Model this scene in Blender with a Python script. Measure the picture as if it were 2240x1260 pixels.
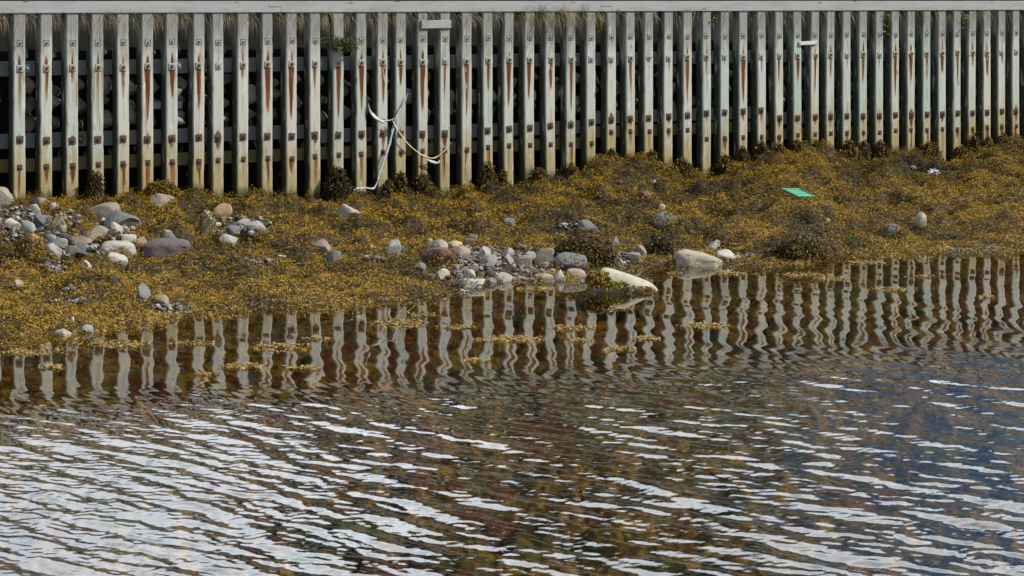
import bpy, bmesh, math, random
import numpy as np
from mathutils import Vector, Matrix

for o in list(bpy.data.objects):
    bpy.data.objects.remove(o)
SC = bpy.context.scene
COL = SC.collection
rng = np.random.default_rng(7)
R = math.radians

# ------------------------------------------------------------------ camera
F = 5400.0            # focal length in pixels of the 2240 px wide photograph
H = 2.27              # eye height above the water
cam_d = bpy.data.cameras.new('camera')
cam = bpy.data.objects.new('camera', cam_d)
COL.objects.link(cam)
cam_d.sensor_width = 36.0
cam_d.lens = 36.0 * F / 2240.0
cam_d.shift_y = -630.0 / 2240.0      # level camera, horizon on the top edge
cam_d.clip_start = 0.1
cam_d.clip_end = 2000
cam.location = (0, 0, H)
cam.rotation_euler = (R(90), 0, 0)
SC.camera = cam

# ------------------------------------------------------------------ sky, sun, exposure
SUN_EL, SUN_AZ = R(44), R(101)       # azimuth clockwise from +Y (view direction)
W = bpy.data.worlds.new('World')
SC.world = W
W.use_nodes = True
nt = W.node_tree
nt.nodes.clear()
def wn(t, **kw):
    n = nt.nodes.new(t)
    for k, v in kw.items():
        setattr(n, k, v)
    return n
def wl(a, b):
    nt.links.new(a, b)
def wmath(op, a, b=None, c=None):
    n = wn('ShaderNodeMath', operation=op)
    for i, v in enumerate((a, b, c)):
        if v is None:
            continue
        if isinstance(v, (int, float)):
            n.inputs[i].default_value = v
        else:
            wl(v, n.inputs[i])
    return n.outputs[0]
def wrange(v, a, b, c, d):
    n = wn('ShaderNodeMapRange', interpolation_type='SMOOTHSTEP')
    wl(v, n.inputs[0])
    for i, x in enumerate((a, b, c, d)):
        n.inputs[i + 1].default_value = x
    return n.outputs[0]
sky = wn('ShaderNodeTexSky', sky_type='NISHITA')
sky.sun_disc = False
sky.sun_elevation = SUN_EL
sky.sun_rotation = SUN_AZ
sky.air_density = 1.0
sky.dust_density = 0.0
sky.ozone_density = 3.0
bg_sky = wn('ShaderNodeBackground')
clear = wn('ShaderNodeMix', data_type='RGBA', blend_type='MULTIPLY')     # a clear northern sky, a little deeper blue
clear.inputs[0].default_value = 1.0
clear.inputs[7].default_value = (0.50, 0.88, 1.06, 1)
wl(sky.outputs[0], clear.inputs[6])
wl(clear.outputs[2], bg_sky.inputs[0])
bg_sky.inputs[1].default_value = 0.052
tc = wn('ShaderNodeTexCoord')
sep = wn('ShaderNodeSeparateXYZ')
wl(tc.outputs['Generated'], sep.inputs[0])
az = wmath('ARCTAN2', sep.outputs[0], sep.outputs[1])
el = wmath('ARCSINE', sep.outputs[2])
mp = wn('ShaderNodeMapping')
mp.inputs['Scale'].default_value = (1, 1, 2.2)
wl(tc.outputs['Generated'], mp.inputs[0])
cn = wn('ShaderNodeTexNoise')
cn.inputs['Scale'].default_value = 5.0
cn.inputs['Detail'].default_value = 7.0
cn.inputs['Roughness'].default_value = 0.55
wl(mp.outputs[0], cn.inputs[0])
nz = wmath('SUBTRACT', cn.outputs[0], 0.5)
edge = wrange(az, -0.12, 0.01, 0.20, 0.30)            # lower edge of the cloud bank: low on the left
q = wmath('SUBTRACT', wmath('ADD', el, wmath('MULTIPLY', nz, 0.10)), edge)
bank = wrange(q, -0.008, 0.012, 0.0, 1.0)
front = wrange(wmath('ABSOLUTE', az), 0.5, 0.9, 1.0, 0.0)
top = wrange(el, 0.50, 0.95, 1.0, 0.15)
bank = wmath('MULTIPLY', wmath('MULTIPLY', bank, front), top)
scat = wmath('MULTIPLY', wrange(cn.outputs[0], 0.47, 0.62, 0.0, 0.35), wrange(el, 0.15, 0.4, 0.0, 1.0))
mask = wmath('MAXIMUM', bank, scat)
shade = wrange(cn.outputs[0], 0.3, 0.7, 0.75, 1.15)
bg_cl = wn('ShaderNodeBackground')
bg_cl.inputs[0].default_value = (0.87, 0.94, 1.0, 1)
wl(wmath('MULTIPLY', shade, 2.9), bg_cl.inputs[1])
mx = wn('ShaderNodeMixShader')
wl(mask, mx.inputs[0]); wl(bg_sky.outputs[0], mx.inputs[1]); wl(bg_cl.outputs[0], mx.inputs[2])
out = wn('ShaderNodeOutputWorld')
wl(mx.outputs[0], out.inputs[0])

sun_d = bpy.data.lights.new('sun', 'SUN')
sun_d.energy = 3.9
sun_d.angle = R(0.6)
sun_d.color = (1.0, 0.95, 0.87)
sun = bpy.data.objects.new('sun', sun_d)
COL.objects.link(sun)
sdir = Vector((math.sin(SUN_AZ) * math.cos(SUN_EL), math.cos(SUN_AZ) * math.cos(SUN_EL), math.sin(SUN_EL)))
sun.rotation_euler = sdir.to_track_quat('Z', 'Y').to_euler()
sun.location = sdir * 30
SC.view_settings.view_transform = 'Standard'
SC.view_settings.look = 'None'
SC.view_settings.gamma = 1.0
SC.view_settings.exposure = 0.0
SC.render.engine = 'CYCLES'
SC.cycles.use_denoising = True
SC.cycles.max_bounces = 6
SC.cycles.transparent_max_bounces = 8

# ------------------------------------------------------------------ small helpers
def tag(o, label=None, cat=None, group=None, kind=None):
    for k, v in (('label', label), ('category', cat), ('group', group), ('kind', kind)):
        if v:
            o[k] = v
    return o
def empty(name, loc, rz=0):
    o = bpy.data.objects.new(name, None)
    o.empty_display_size = 0.1
    COL.objects.link(o)
    o.location = loc
    o.rotation_euler = (0, 0, rz)
    return o
def mesh_np(name, V, faces, mats, parent=None, smooth=True, attrs=None, col=None, loc=None):
    """V (n,3); faces: list of arrays (m,k). One linked mesh object."""
    me = bpy.data.meshes.new(name)
    V = np.asarray(V, dtype=np.float32)
    if not isinstance(faces, list):
        faces = [faces]
    faces = [np.asarray(f, dtype=np.int32) for f in faces if len(f)]
    nl = sum(f.size for f in faces)
    nf = sum(len(f) for f in faces)
    me.vertices.add(len(V))
    me.vertices.foreach_set('co', V.ravel())
    me.loops.add(nl)
    me.loops.foreach_set('vertex_index', np.concatenate([f.ravel() for f in faces]))
    me.polygons.add(nf)
    sizes = np.concatenate([np.full(len(f), f.shape[1], dtype=np.int32) for f in faces])
    starts = np.zeros(nf, dtype=np.int32)
    starts[1:] = np.cumsum(sizes)[:-1]
    me.polygons.foreach_set('loop_start', starts)
    me.polygons.foreach_set('use_smooth', np.full(nf, smooth))
    if col is not None:
        a = me.color_attributes.new('Col', 'FLOAT_COLOR', 'POINT')
        c4 = np.ones((len(V), 4), dtype=np.float32)
        c4[:, :3] = col
        a.data.foreach_set('color', c4.ravel())
    for k, v in (attrs or {}).items():
        a = me.attributes.new(k, 'FLOAT', 'POINT')
        a.data.foreach_set('value', np.asarray(v, dtype=np.float32))
    me.update(calc_edges=True)
    for m in (mats if isinstance(mats, (list, tuple)) else [mats]):
        me.materials.append(m)
    o = bpy.data.objects.new(name, me)
    COL.objects.link(o)
    if parent:
        o.parent = parent
    if loc is not None:
        o.location = loc
    return o
def bm_obj(name, bm, mats, parent=None, smooth=False, loc=None):
    me = bpy.data.meshes.new(name)
    bm.normal_update()
    bm.to_mesh(me)
    bm.free()
    for p in me.polygons:
        p.use_smooth = smooth
    for m in (mats if isinstance(mats, (list, tuple)) else [mats]):
        me.materials.append(m)
    o = bpy.data.objects.new(name, me)
    COL.objects.link(o)
    if parent:
        o.parent = parent
    if loc is not None:
        o.location = loc
    return o
def dup(o, name=None, parent=None, loc=None, rot=None):
    c = o.copy()
    if name:
        c.name = name
    COL.objects.link(c)
    c.parent = parent
    if loc is not None:
        c.location = loc
    if rot is not None:
        c.rotation_euler = rot
    return c
def bm_box(bm, x0, x1, y0, y1, z0, z1, bev=0.0, seg=1, mi=0):
    g = bmesh.ops.create_cube(bm, size=1.0)
    vs = g['verts']
    for v in vs:
        v.co = Vector(((x0 + x1) / 2 + v.co.x * (x1 - x0), (y0 + y1) / 2 + v.co.y * (y1 - y0), (z0 + z1) / 2 + v.co.z * (z1 - z0)))
    fs = set(f for v in vs for f in v.link_faces)
    for f in fs:
        f.material_index = mi
    if bev:
        es = list(set(e for v in vs for e in v.link_edges))
        r = bmesh.ops.bevel(bm, geom=es, offset=bev, segments=seg, affect='EDGES', profile=0.6)
        for f in r['faces']:
            f.material_index = mi
    return vs
# 2-D value noise on numpy arrays
def _hash(ix, iy, s):
    h = (ix.astype(np.int64) * 374761393 + iy.astype(np.int64) * 668265263 + s * 1442695041) & 0xffffffff
    h = ((h ^ (h >> 13)) * 1274126177) & 0xffffffff
    h = h ^ (h >> 16)
    return (h & 0xffff) / 65535.0
def vnoise(x, y, s=0):
    ix, iy = np.floor(x), np.floor(y)
    fx, fy = x - ix, y - iy
    ux, uy = fx * fx * fx * (fx * (fx * 6 - 15) + 10), fy * fy * fy * (fy * (fy * 6 - 15) + 10)
    a, b = _hash(ix, iy, s), _hash(ix + 1, iy, s)
    c, d = _hash(ix, iy + 1, s), _hash(ix + 1, iy + 1, s)
    return (a + (b - a) * ux) + ((c + (d - c) * ux) - (a + (b - a) * ux)) * uy
def fbm(x, y, s=0, o=3):
    t, a, n = 0, 1.0, 0
    for k in range(o):
        t = t + a * (vnoise(x * 2 ** k, y * 2 ** k, s + 17 * k) - 0.5)
        n += a
        a *= 0.55
    return t / n
def sstep(a, b, x):
    t = np.clip((x - a) / (b - a), 0, 1)
    return t * t * (3 - 2 * t)

# ------------------------------------------------------------------ materials
def new_mat(name):
    m = bpy.data.materials.new(name)
    m.use_nodes = True
    m.node_tree.nodes.clear()
    return m
class NT:
    def __init__(s, m):
        s.t = m.node_tree
    def n(s, t, **kw):
        x = s.t.nodes.new(t)
        for k, v in kw.items():
            setattr(x, k, v)
        return x
    def l(s, a, b):
        s.t.links.new(a, b)
    def val(s, sock, v):
        if isinstance(v, (int, float)):
            sock.default_value = v
        elif isinstance(v, tuple):
            sock.default_value = v if len(v) == 4 or sock.type == 'VECTOR' else v + (1,)
        else:
            s.l(v, sock)
    def math(s, op, a, b=None, clamp=False):
        x = s.n('ShaderNodeMath', operation=op, use_clamp=clamp)
        s.val(x.inputs[0], a)
        if b is not None:
            s.val(x.inputs[1], b)
        return x.outputs[0]
    def mix(s, f, a, b, mode='MIX'):
        x = s.n('ShaderNodeMix', data_type='RGBA', blend_type=mode)
        s.val(x.inputs[0], f); s.val(x.inputs[6], a); s.val(x.inputs[7], b)
        return x.outputs[2]
    def rng(s, v, a, b, c=0.0, d=1.0):
        x = s.n('ShaderNodeMapRange', interpolation_type='SMOOTHSTEP')
        s.val(x.inputs[0], v)
        for i, k in enumerate((a, b, c, d)):
            s.val(x.inputs[i + 1], k)
        return x.outputs[0]
    def noise(s, vec, scale, detail=4, rough=0.55, dist=0.0):
        x = s.n('ShaderNodeTexNoise')
        s.l(vec, x.inputs[0])
        x.inputs['Scale'].default_value = scale
        x.inputs['Detail'].default_value = detail
        x.inputs['Roughness'].default_value = rough
        x.inputs['Distortion'].default_value = dist
        return x.outputs[0]
    def coord(s, kind='Object', scale=(1, 1, 1), loc=None):
        c = s.n('ShaderNodeTexCoord')
        m = s.n('ShaderNodeMapping')
        s.l(c.outputs[kind], m.inputs[0])
        m.inputs['Scale'].default_value = scale
        if loc is not None:
            s.l(loc, m.inputs['Location'])
        return m.outputs[0]
    def attr(s, name, out='Fac'):
        a = s.n('ShaderNodeAttribute', attribute_name=name)
        return a.outputs[out]
    def bump(s, h, strength, dist, normal=None):
        b = s.n('ShaderNodeBump')
        s.l(h, b.inputs['Height'])
        s.val(b.inputs['Strength'], strength)
        b.inputs['Distance'].default_value = dist
        return b.outputs[0]
    def pbr(s, base, rough=0.7, spec=0.3, normal=None, metal=0.0, trans=None, alpha=None):
        p = s.n('ShaderNodeBsdfPrincipled')
        s.val(p.inputs['Base Color'], base)
        s.val(p.inputs['Roughness'], rough)
        p.inputs['Specular IOR Level'].default_value = spec
        s.val(p.inputs['Metallic'], metal)
        if normal is not None:
            s.l(normal, p.inputs['Normal'])
        if alpha is not None:
            s.val(p.inputs['Alpha'], alpha)
        o = s.n('ShaderNodeOutputMaterial')
        s.l(p.outputs[0], o.inputs[0])
        return p

def mat_post():
    m = new_mat('weathered_treated_timber'); k = NT(m)
    oi = k.n('ShaderNodeObjectInfo')
    cmb = k.n('ShaderNodeCombineXYZ')
    k.l(k.math('MULTIPLY', oi.outputs['Random'], 37.0), cmb.inputs[0])
    k.l(k.math('MULTIPLY', oi.outputs['Random'], 91.0), cmb.inputs[2])
    gr = k.noise(k.coord('Object', (26, 26, 0.9), cmb.outputs[0]), 4.0, 6, 0.6, 0.6)     # grain along the post
    gr2 = k.noise(k.coord('Object', (60, 60, 1.6), cmb.outputs[0]), 5.0, 4, 0.6)
    bl = k.noise(k.coord('Object', (8, 8, 2.2), cmb.outputs[0]), 1.6, 4, 0.6)            # blotches
    hgt = k.attr('hgt')                                                               # 0 foot .. 1 top
    hv = k.math('ADD', hgt, k.math('MULTIPLY', k.math('SUBTRACT', bl, 0.5), 0.7))
    grey = k.mix(gr, (0.19, 0.183, 0.168), (0.43, 0.42, 0.40))
    mint = k.mix(gr, (0.34, 0.42, 0.35), (0.60, 0.66, 0.575))
    pale = k.mix(gr, (0.45, 0.415, 0.345), (0.80, 0.765, 0.685))
    foot = k.mix(gr, (0.27, 0.20, 0.06), (0.60, 0.50, 0.26))
    tone = k.attr('tone')
    c = k.mix(k.math('ADD', tone, k.math('MULTIPLY', k.math('SUBTRACT', bl, 0.5), 0.9), True), pale, mint)
    c = k.mix(k.math('MULTIPLY', k.rng(hv, 0.66, 0.93), 0.9), c, grey)
    c = k.mix(k.math('MULTIPLY', k.rng(hv, 0.42, 0.06), 0.95), c, foot)
    c = k.mix(k.math('MULTIPLY', k.attr('green'), 0.92), c, (0.038, 0.043, 0.025))       # algae and painted shade on the side faces, algae at the foot
    # rust
    ru = k.attr('rust')
    ru = k.math('MULTIPLY', ru, k.rng(gr, 0.25, 0.62, 0.6, 1.25), True)
    c = k.mix(k.rng(ru, 0.02, 0.55), c, (0.34, 0.15, 0.045))
    c = k.mix(k.rng(ru, 0.35, 0.85), c, (0.135, 0.043, 0.014))
    c = k.mix(k.math('MULTIPLY', k.attr('soot'), k.rng(gr2, 0.3, 0.6)), c, (0.035, 0.025, 0.018))
    vk = k.n('ShaderNodeTexVoronoi'); k.l(k.coord('Object', (9, 9, 3.2), cmb.outputs[0]), vk.inputs[0]); vk.inputs['Scale'].default_value = 1.0
    c = k.mix(k.math('MULTIPLY', k.rng(vk.outputs['Distance'], 0.15, 0.05), 0.7), c, (0.17, 0.12, 0.07))    # knots
    c = k.mix(k.math('MULTIPLY', k.math('MULTIPLY', k.rng(k.noise(k.coord('Object', (14, 14, 3.0), cmb.outputs[0]), 1.3, 4, 0.6), 0.60, 0.66), k.rng(hv, 0.9, 0.7)), 0.6), c, (0.78, 0.77, 0.74))   # peeled pale wood
    c = k.mix(k.math('MULTIPLY', k.rng(k.noise(k.coord('Object', (20, 20, 0.7), cmb.outputs[0]), 2.0, 4, 0.6), 0.54, 0.68), 0.5), c, (0.20, 0.17, 0.11))          # weather runs
    # drying checks: thin dark lines
    sx = k.n('ShaderNodeSeparateXYZ'); tcn = k.n('ShaderNodeTexCoord'); k.l(tcn.outputs['Object'], sx.inputs[0])
    wob = k.noise(k.coord('Object', (0, 0, 3.0), cmb.outputs[0]), 1.0, 3, 0.5)
    xx = k.math('ABSOLUTE', k.math('SUBTRACT', k.math('ADD', sx.outputs[0], k.math('MULTIPLY', k.math('SUBTRACT', wob, 0.5), 0.03)), k.math('MULTIPLY', k.math('SUBTRACT', oi.outputs['Random'], 0.5), 0.03)))
    on = k.noise(k.coord('Object', (0.1, 0.1, 2.3), cmb.outputs[0]), 1.3, 2, 0.5)
    crack = k.math('MULTIPLY', k.rng(xx, 0.0028, 0.0010), k.rng(on, 0.50, 0.60))
    c = k.mix(k.math('MULTIPLY', crack, 0.85), c, (0.03, 0.026, 0.02))
    c = k.mix(k.math('MULTIPLY', k.rng(gr2, 0.60, 0.75), 0.35), c, (0.14, 0.13, 0.11))
    nrm = k.bump(k.math('SUBTRACT', k.math('ADD', gr, gr2), crack), 0.5, 0.003)
    k.pbr(c, 0.82, 0.2, nrm)
    return m
def mat_beam():
    m = new_mat('silver_grey_beam_timber'); k = NT(m)
    gr = k.noise(k.coord('Object', (0.9, 30, 30)), 4.0, 6, 0.65, 0.5)
    bl = k.noise(k.coord('Object', (1.6, 8, 8)), 2.0, 4, 0.6)
    c = k.mix(gr, (0.34, 0.335, 0.33), (0.56, 0.555, 0.55))
    c = k.mix(k.math('MULTIPLY', k.rng(bl, 0.42, 0.70), 0.4), c, (0.30, 0.29, 0.275))
    v = k.n('ShaderNodeTexVoronoi'); k.l(k.coord('Object', (1.0, 3.2, 3.2)), v.inputs[0]); v.inputs['Scale'].default_value = 2.6
    c = k.mix(k.math('MULTIPLY', k.rng(v.outputs['Distance'], 0.12, 0.03), 0.75), c, (0.15, 0.125, 0.10))
    k.pbr(c, 0.85, 0.2, k.bump(gr, 0.5, 0.003))
    return m
def mat_rail():
    m = new_mat('dull_rail_timber'); k = NT(m)
    oi = k.n('ShaderNodeObjectInfo')
    gr = k.noise(k.coord('Object', (1.2, 30, 30)), 4.0, 6, 0.65, 0.4)
    c = k.mix(gr, (0.55, 0.55, 0.55), (1.1, 1.1, 1.1))
    c = k.mix(1.0, oi.outputs['Color'], c, 'MULTIPLY')
    k.pbr(c, 0.85, 0.2, k.bump(gr, 0.5, 0.003))
    return m
def mat_metal(name, a, b, metal=0.5, rough=0.5):
    m = new_mat(name); k = NT(m)
    oi = k.n('ShaderNodeObjectInfo')
    cmb = k.n('ShaderNodeCombineXYZ'); k.l(k.math('MULTIPLY', oi.outputs['Random'], 53.0), cmb.inputs[0])
    n1 = k.noise(k.coord('Object', (1, 1, 1), cmb.outputs[0]), 45, 5, 0.65)
    c = k.mix(n1, a, b)
    k.pbr(c, rough, 0.4, k.bump(n1, 0.4, 0.002), metal)
    return m
def mat_plain(name, a, b, scale=30, rough=0.8, spec=0.25, bstr=0.4, bdist=0.004):
    m = new_mat(name); k = NT(m)
    n1 = k.noise(k.coord('Object'), scale, 5, 0.6)
    k.pbr(k.mix(n1, a, b), rough, spec, k.bump(n1, bstr, bdist))
    return m
def mat_stone():
    m = new_mat('beach_stone'); k = NT(m)
    oi = k.n('ShaderNodeObjectInfo')
    cmb = k.n('ShaderNodeCombineXYZ'); k.l(k.math('MULTIPLY', oi.outputs['Random'], 71.0), cmb.inputs[0])
    co = k.coord('Object', (1, 1, 1), cmb.outputs[0])
    n1 = k.noise(co, 9, 6, 0.6, 0.4)
    n2 = k.noise(co, 70, 4, 0.7)
    n3 = k.noise(k.coord('Object', (1, 1, 4), cmb.outputs[0]), 14, 4, 0.6, 1.2)
    c = k.mix(1.0, oi.outputs['Color'], k.mix(n1, (0.42, 0.40, 0.37), (1.42, 1.41, 1.39)), 'MULTIPLY')
    c = k.mix(k.math('MULTIPLY', k.rng(n2, 0.58, 0.72), 0.5), c, (0.07, 0.068, 0.065))
    c = k.mix(k.math('MULTIPLY', k.rng(n2, 0.40, 0.28), 0.4), c, (0.62, 0.61, 0.58))
    c = k.mix(k.math('MULTIPLY', k.rng(n3, 0.54, 0.66), 0.5), c, (0.20, 0.145, 0.07))
    k.pbr(c, 0.75, 0.3, k.bump(k.math('ADD', n1, k.math('MULTIPLY', n2, 0.35)), 0.9, 0.022))
    return m
def mat_vcol(name, rough=0.5, spec=0.4, trans=0.0):
    m = new_mat(name); k = NT(m)
    p = k.pbr(k.attr('Col', 'Color'), rough, spec)
    if trans:
        tr = k.n('ShaderNodeBsdfTranslucent'); k.l(k.attr('Col', 'Color'), tr.inputs[0])
        mxs = k.n('ShaderNodeMixShader'); mxs.inputs[0].default_value = trans
        k.l(p.outputs[0], mxs.inputs[1]); k.l(tr.outputs[0], mxs.inputs[2])
        o = [x for x in k.t.nodes if x.type == 'OUTPUT_MATERIAL'][0]
        k.l(mxs.outputs[0], o.inputs[0])
    return m
def mat_ground():
    m = new_mat('shore_bed'); k = NT(m)
    co = k.coord('Object')
    n1 = k.noise(co, 1.3, 5, 0.6, 0.3)
    n2 = k.noise(co, 30, 6, 0.65)
    n3 = k.noise(co, 2.6, 4, 0.6, 0.5)
    n4 = k.noise(co, 11, 5, 0.65, 0.4)
    dry = k.mix(n2, (0.035, 0.026, 0.013), (0.10, 0.072, 0.03))
    wet = k.mix(k.rng(n4, 0.38, 0.62), (0.050, 0.034, 0.010), (0.33, 0.20, 0.040))
    wet = k.mix(k.rng(n1, 0.50, 0.62), wet, k.mix(n2, (0.06, 0.065, 0.025), (0.15, 0.155, 0.07)))     # olive weed
    wet = k.mix(k.math('MULTIPLY', k.rng(n3, 0.50, 0.60), 0.92), wet, k.mix(n2, (0.055, 0.014, 0.010), (0.20, 0.055, 0.036)))  # maroon weed
    wet = k.mix(k.rng(n2, 0.35, 0.65, 0.35, 0.0), wet, (0.01, 0.01, 0.006))
    sx = k.n('ShaderNodeSeparateXYZ'); k.l(co, sx.inputs[0])
    c = k.mix(k.rng(sx.outputs[2], 0.01, -0.02), dry, wet)
    k.pbr(c, 0.8, 0.25, k.bump(n2, 0.7, 0.02))
    return m
def mat_water():
    m = new_mat('clear_shore_water'); k = NT(m)
    co = k.coord('Object')
    # capillary ripples, present only where the breeze reaches the water
    m1 = k.coord('Object', (1.0, 0.75, 1))
    r1 = k.noise(m1, 17, 2, 0.5, 0.4)
    r2 = k.noise(co, 60, 2, 0.5, 0.2)
    hgt = k.math('ADD', r1, k.math('MULTIPLY', r2, 0.35))
    nrm = k.bump(hgt, k.math('MULTIPLY', k.attr('rough'), 0.12), 0.010)
    fr = k.n('ShaderNodeFresnel'); fr.inputs[0].default_value = 1.36; k.l(nrm, fr.inputs[1])
    gl = k.n('ShaderNodeBsdfGlossy'); gl.inputs[1].default_value = 0.015; k.l(nrm, gl.inputs['Normal'])
    gl.inputs[0].default_value = (0.97, 0.98, 1.0, 1)
    tr = k.n('ShaderNodeBsdfTransparent'); tr.inputs[0].default_value = (0.86, 0.80, 0.60, 1)
    mxs = k.n('ShaderNodeMixShader')
    k.l(fr.outputs[0], mxs.inputs[0]); k.l(tr.outputs[0], mxs.inputs[1]); k.l(gl.outputs[0], mxs.inputs[2])
    o = k.n('ShaderNodeOutputMaterial'); k.l(mxs.outputs[0], o.inputs[0])
    return m
M = dict(
    post=mat_post(), beam=mat_beam(), rail=mat_rail(), stone=mat_stone(), ground=mat_ground(), water=mat_water(),
    weed=mat_vcol('bladder_wrack', 0.55, 0.22, 0.12), grass=mat_vcol('grass_blades', 0.7, 0.15, 0.25), pebble=mat_vcol('shore_pebbles', 0.7, 0.3),
    galv=mat_metal('galvanised_steel', (0.26, 0.28, 0.285), (0.52, 0.535, 0.53), 0.2, 0.55),
    stained=mat_metal('stained_steel', (0.30, 0.25, 0.16), (0.56, 0.52, 0.42), 0.2, 0.6),
    rust=mat_metal('rusty_steel', (0.075, 0.045, 0.033), (0.17, 0.105, 0.075), 0.05, 0.85),
    bolt=mat_metal('dark_bolt_steel', (0.10, 0.085, 0.07), (0.24, 0.22, 0.20), 0.4, 0.55),
    notch=mat_plain('notch_shade_and_stems', (0.018, 0.014, 0.01), (0.06, 0.045, 0.03)),  # dark colour standing in for recess shade; also used on plant stems
    film=mat_plain('white_plastic_film', (0.50, 0.505, 0.515), (0.74, 0.745, 0.755), 25, 0.65, 0.3, 0.6, 0.006),
    yellow=mat_plain('yellowed_strap', (0.62, 0.50, 0.22), (0.80, 0.72, 0.46), 25, 0.45, 0.4, 0.2, 0.002),
    green=mat_plain('green_plastic', (0.03, 0.34, 0.155), (0.05, 0.44, 0.21), 18, 0.35, 0.45, 0.05, 0.001),
    pink=mat_plain('pink_plastic', (0.60, 0.20, 0.20), (0.72, 0.62, 0.60), 30, 0.5),
    shell=mat_plain('white_shell', (0.70, 0.69, 0.66), (0.85, 0.84, 0.82), 60, 0.5),
    paint=mat_plain('painted_board', (0.60, 0.58, 0.54), (0.78, 0.77, 0.74), 40, 0.7),
    soil=mat_plain('dark_earth', (0.008, 0.007, 0.006), (0.028, 0.025, 0.02), 14, 0.95, 0.1, 0.8, 0.03),
    turf=mat_plain('dark_turf', (0.03, 0.035, 0.015), (0.08, 0.085, 0.03), 20, 0.95, 0.1, 0.8, 0.03),
)

# ------------------------------------------------------------------ wall line
def s_of(px):                 # pixels per metre on the wall's front plane
    return 242.0 * (1.315 - 0.1445e-3 * (px - 40.0)) / 1.315
def wall_pt(px):
    d = F / s_of(px)
    return np.array([(px - 1120.0) / F * d, d])
P0 = wall_pt(1120.0)
_pa, _pb = wall_pt(0.0), wall_pt(2240.0)
ALPHA = math.atan2(_pb[1] - _pa[1], _pb[0] - _pa[0])
TV = np.array([math.cos(ALPHA), math.sin(ALPHA)])
NV = np.array([-math.sin(ALPHA), math.cos(ALPHA)])        # into the bank
def wu(px):
    return float(np.dot(wall_pt(px) - P0, TV))
def wz(px, py):
    return H - py / s_of(px)
def w_world(u, y, z):
    p = P0 + TV * u + NV * y
    return Vector((p[0], p[1], z))

# ------------------------------------------------------------------ shore surface
BASE = np.array([[-1500, 430], [0, 428], [545, 430], [700, 432], [770, 428], [900, 412], [1000, 409], [1150, 395], [1250, 380], [1300, 366], [1335, 350],
                 [1400, 352], [1440, 362], [1470, 374], [1550, 375], [1600, 362], [1640, 348], [1700, 328], [1780, 326], [1860, 332], [1960, 342], [2065, 346],
                 [2100, 340], [2135, 332], [2180, 318], [2240, 308], [3500, 200]], float)
SHORE = np.array([[-1500, 900], [-60, 768], [0, 760], [150, 738], [300, 712], [420, 688], [560, 677], [700, 670], [850, 662], [950, 652], [1000, 642], [1050, 622], [1090, 612],
                  [1180, 614], [1260, 610], [1305, 592], [1345, 580], [1480, 578], [1600, 577], [1700, 582], [1780, 576], [1830, 562], [1900, 556], [2000, 552], [2100, 556], [2240, 549], [3500, 500]], float)
def shore_d(px):
    return F * H / np.interp(px, SHORE[:, 0], SHORE[:, 1])
LEVEL = [((1752 - 1120) / F * 24.4, 24.5, 0.26, 0.40, H - 432 / F * 24.4 - 0.02), ((2022 - 1120) / F * 27.0, 27.0, 0.25, 0.30, H - 383 / F * 27.0 - 0.01)]
def ground_z(X, Y, lumps=True):
    X = np.asarray(X, float); Y = np.asarray(Y, float)
    px = 1120.0 + F * X / np.maximum(Y, 1.0)
    s = np.maximum(s_of(px), 40.0)
    dw = F / s
    ds = np.minimum(shore_d(px), dw - 1.0)
    zb = np.clip(H - np.interp(px, BASE[:, 0], BASE[:, 1]) / s, 0.25, 0.8)
    t = (Y - ds) / (dw - ds)
    up = zb * np.clip(t, 0, 1.0) ** 1.05
    down = np.maximum((Y - ds) * 0.085, -0.62 + 0.10 * fbm(X * 0.8, Y * 0.8, 5))
    z = np.where(t >= 0, up, down)
    if lumps:
        amp = np.clip(0.26 + 1.6 * np.abs(t), 0.22, 1.0)
        z = z + amp * (0.19 * fbm(X * 1.7, Y * 1.4, 1, 3) + 0.26 * fbm(X * 4.6, Y * 3.3, 2, 2) + 0.09 * fbm(X * 13.0, Y * 11.0, 3, 2))
    # level spots where the tray and the two scraps lie
    for cx, cy, rx, ry, zz in LEVEL:
        w = np.exp(-(((X - cx) / rx) ** 2 + ((Y - cy) / ry) ** 2) ** 2)
        z = z * (1 - w) + zz * w
    return z
def ground_hit(px, py):
    """depth at which the ray through a pixel first meets the shore"""
    d = np.linspace(12.0, 31.0, 3000)
    g = ground_z((px - 1120.0) / F * d, d) - (H - py / F * d)
    k = np.argmax(g > 0)
    return d[k] if g[k] > 0 else F / s_of(px)

pxs = np.concatenate([np.linspace(-1500, -220, 60), np.arange(-200, 2450, 9.0), np.linspace(2460, 3400, 50)])
vs = np.concatenate([np.linspace(2.0, 12.0, 60), np.linspace(12.05, 31.5, 420)])
PX, DD = np.meshgrid(pxs, vs)
GX = (PX - 1120) / F * DD
GZ = ground_z(GX, DD) - 0.022
dist_in = (GX - P0[0]) * NV[0] + (DD - P0[1]) * NV[1]
GZ = np.where(dist_in > 0.1, np.minimum(GZ, 0.5), GZ)
def grid_faces(nr, nc):
    i = np.arange(nr * nc).reshape(nr, nc)
    return np.stack([i[:-1, :-1], i[:-1, 1:], i[1:, 1:], i[1:, :-1]], -1).reshape(-1, 4)
tag(mesh_np('shore_ground', np.stack([GX, DD, GZ], -1).reshape(-1, 3), grid_faces(*PX.shape), M['ground']), kind='structure')
# far sea floor and land beyond
bm = bmesh.new()
bmesh.ops.create_grid(bm, x_segments=2, y_segments=2, size=500)
tag(bm_obj('sea_bed', bm, M['ground'], loc=(0, -480, -0.9)), kind='structure')

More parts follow.
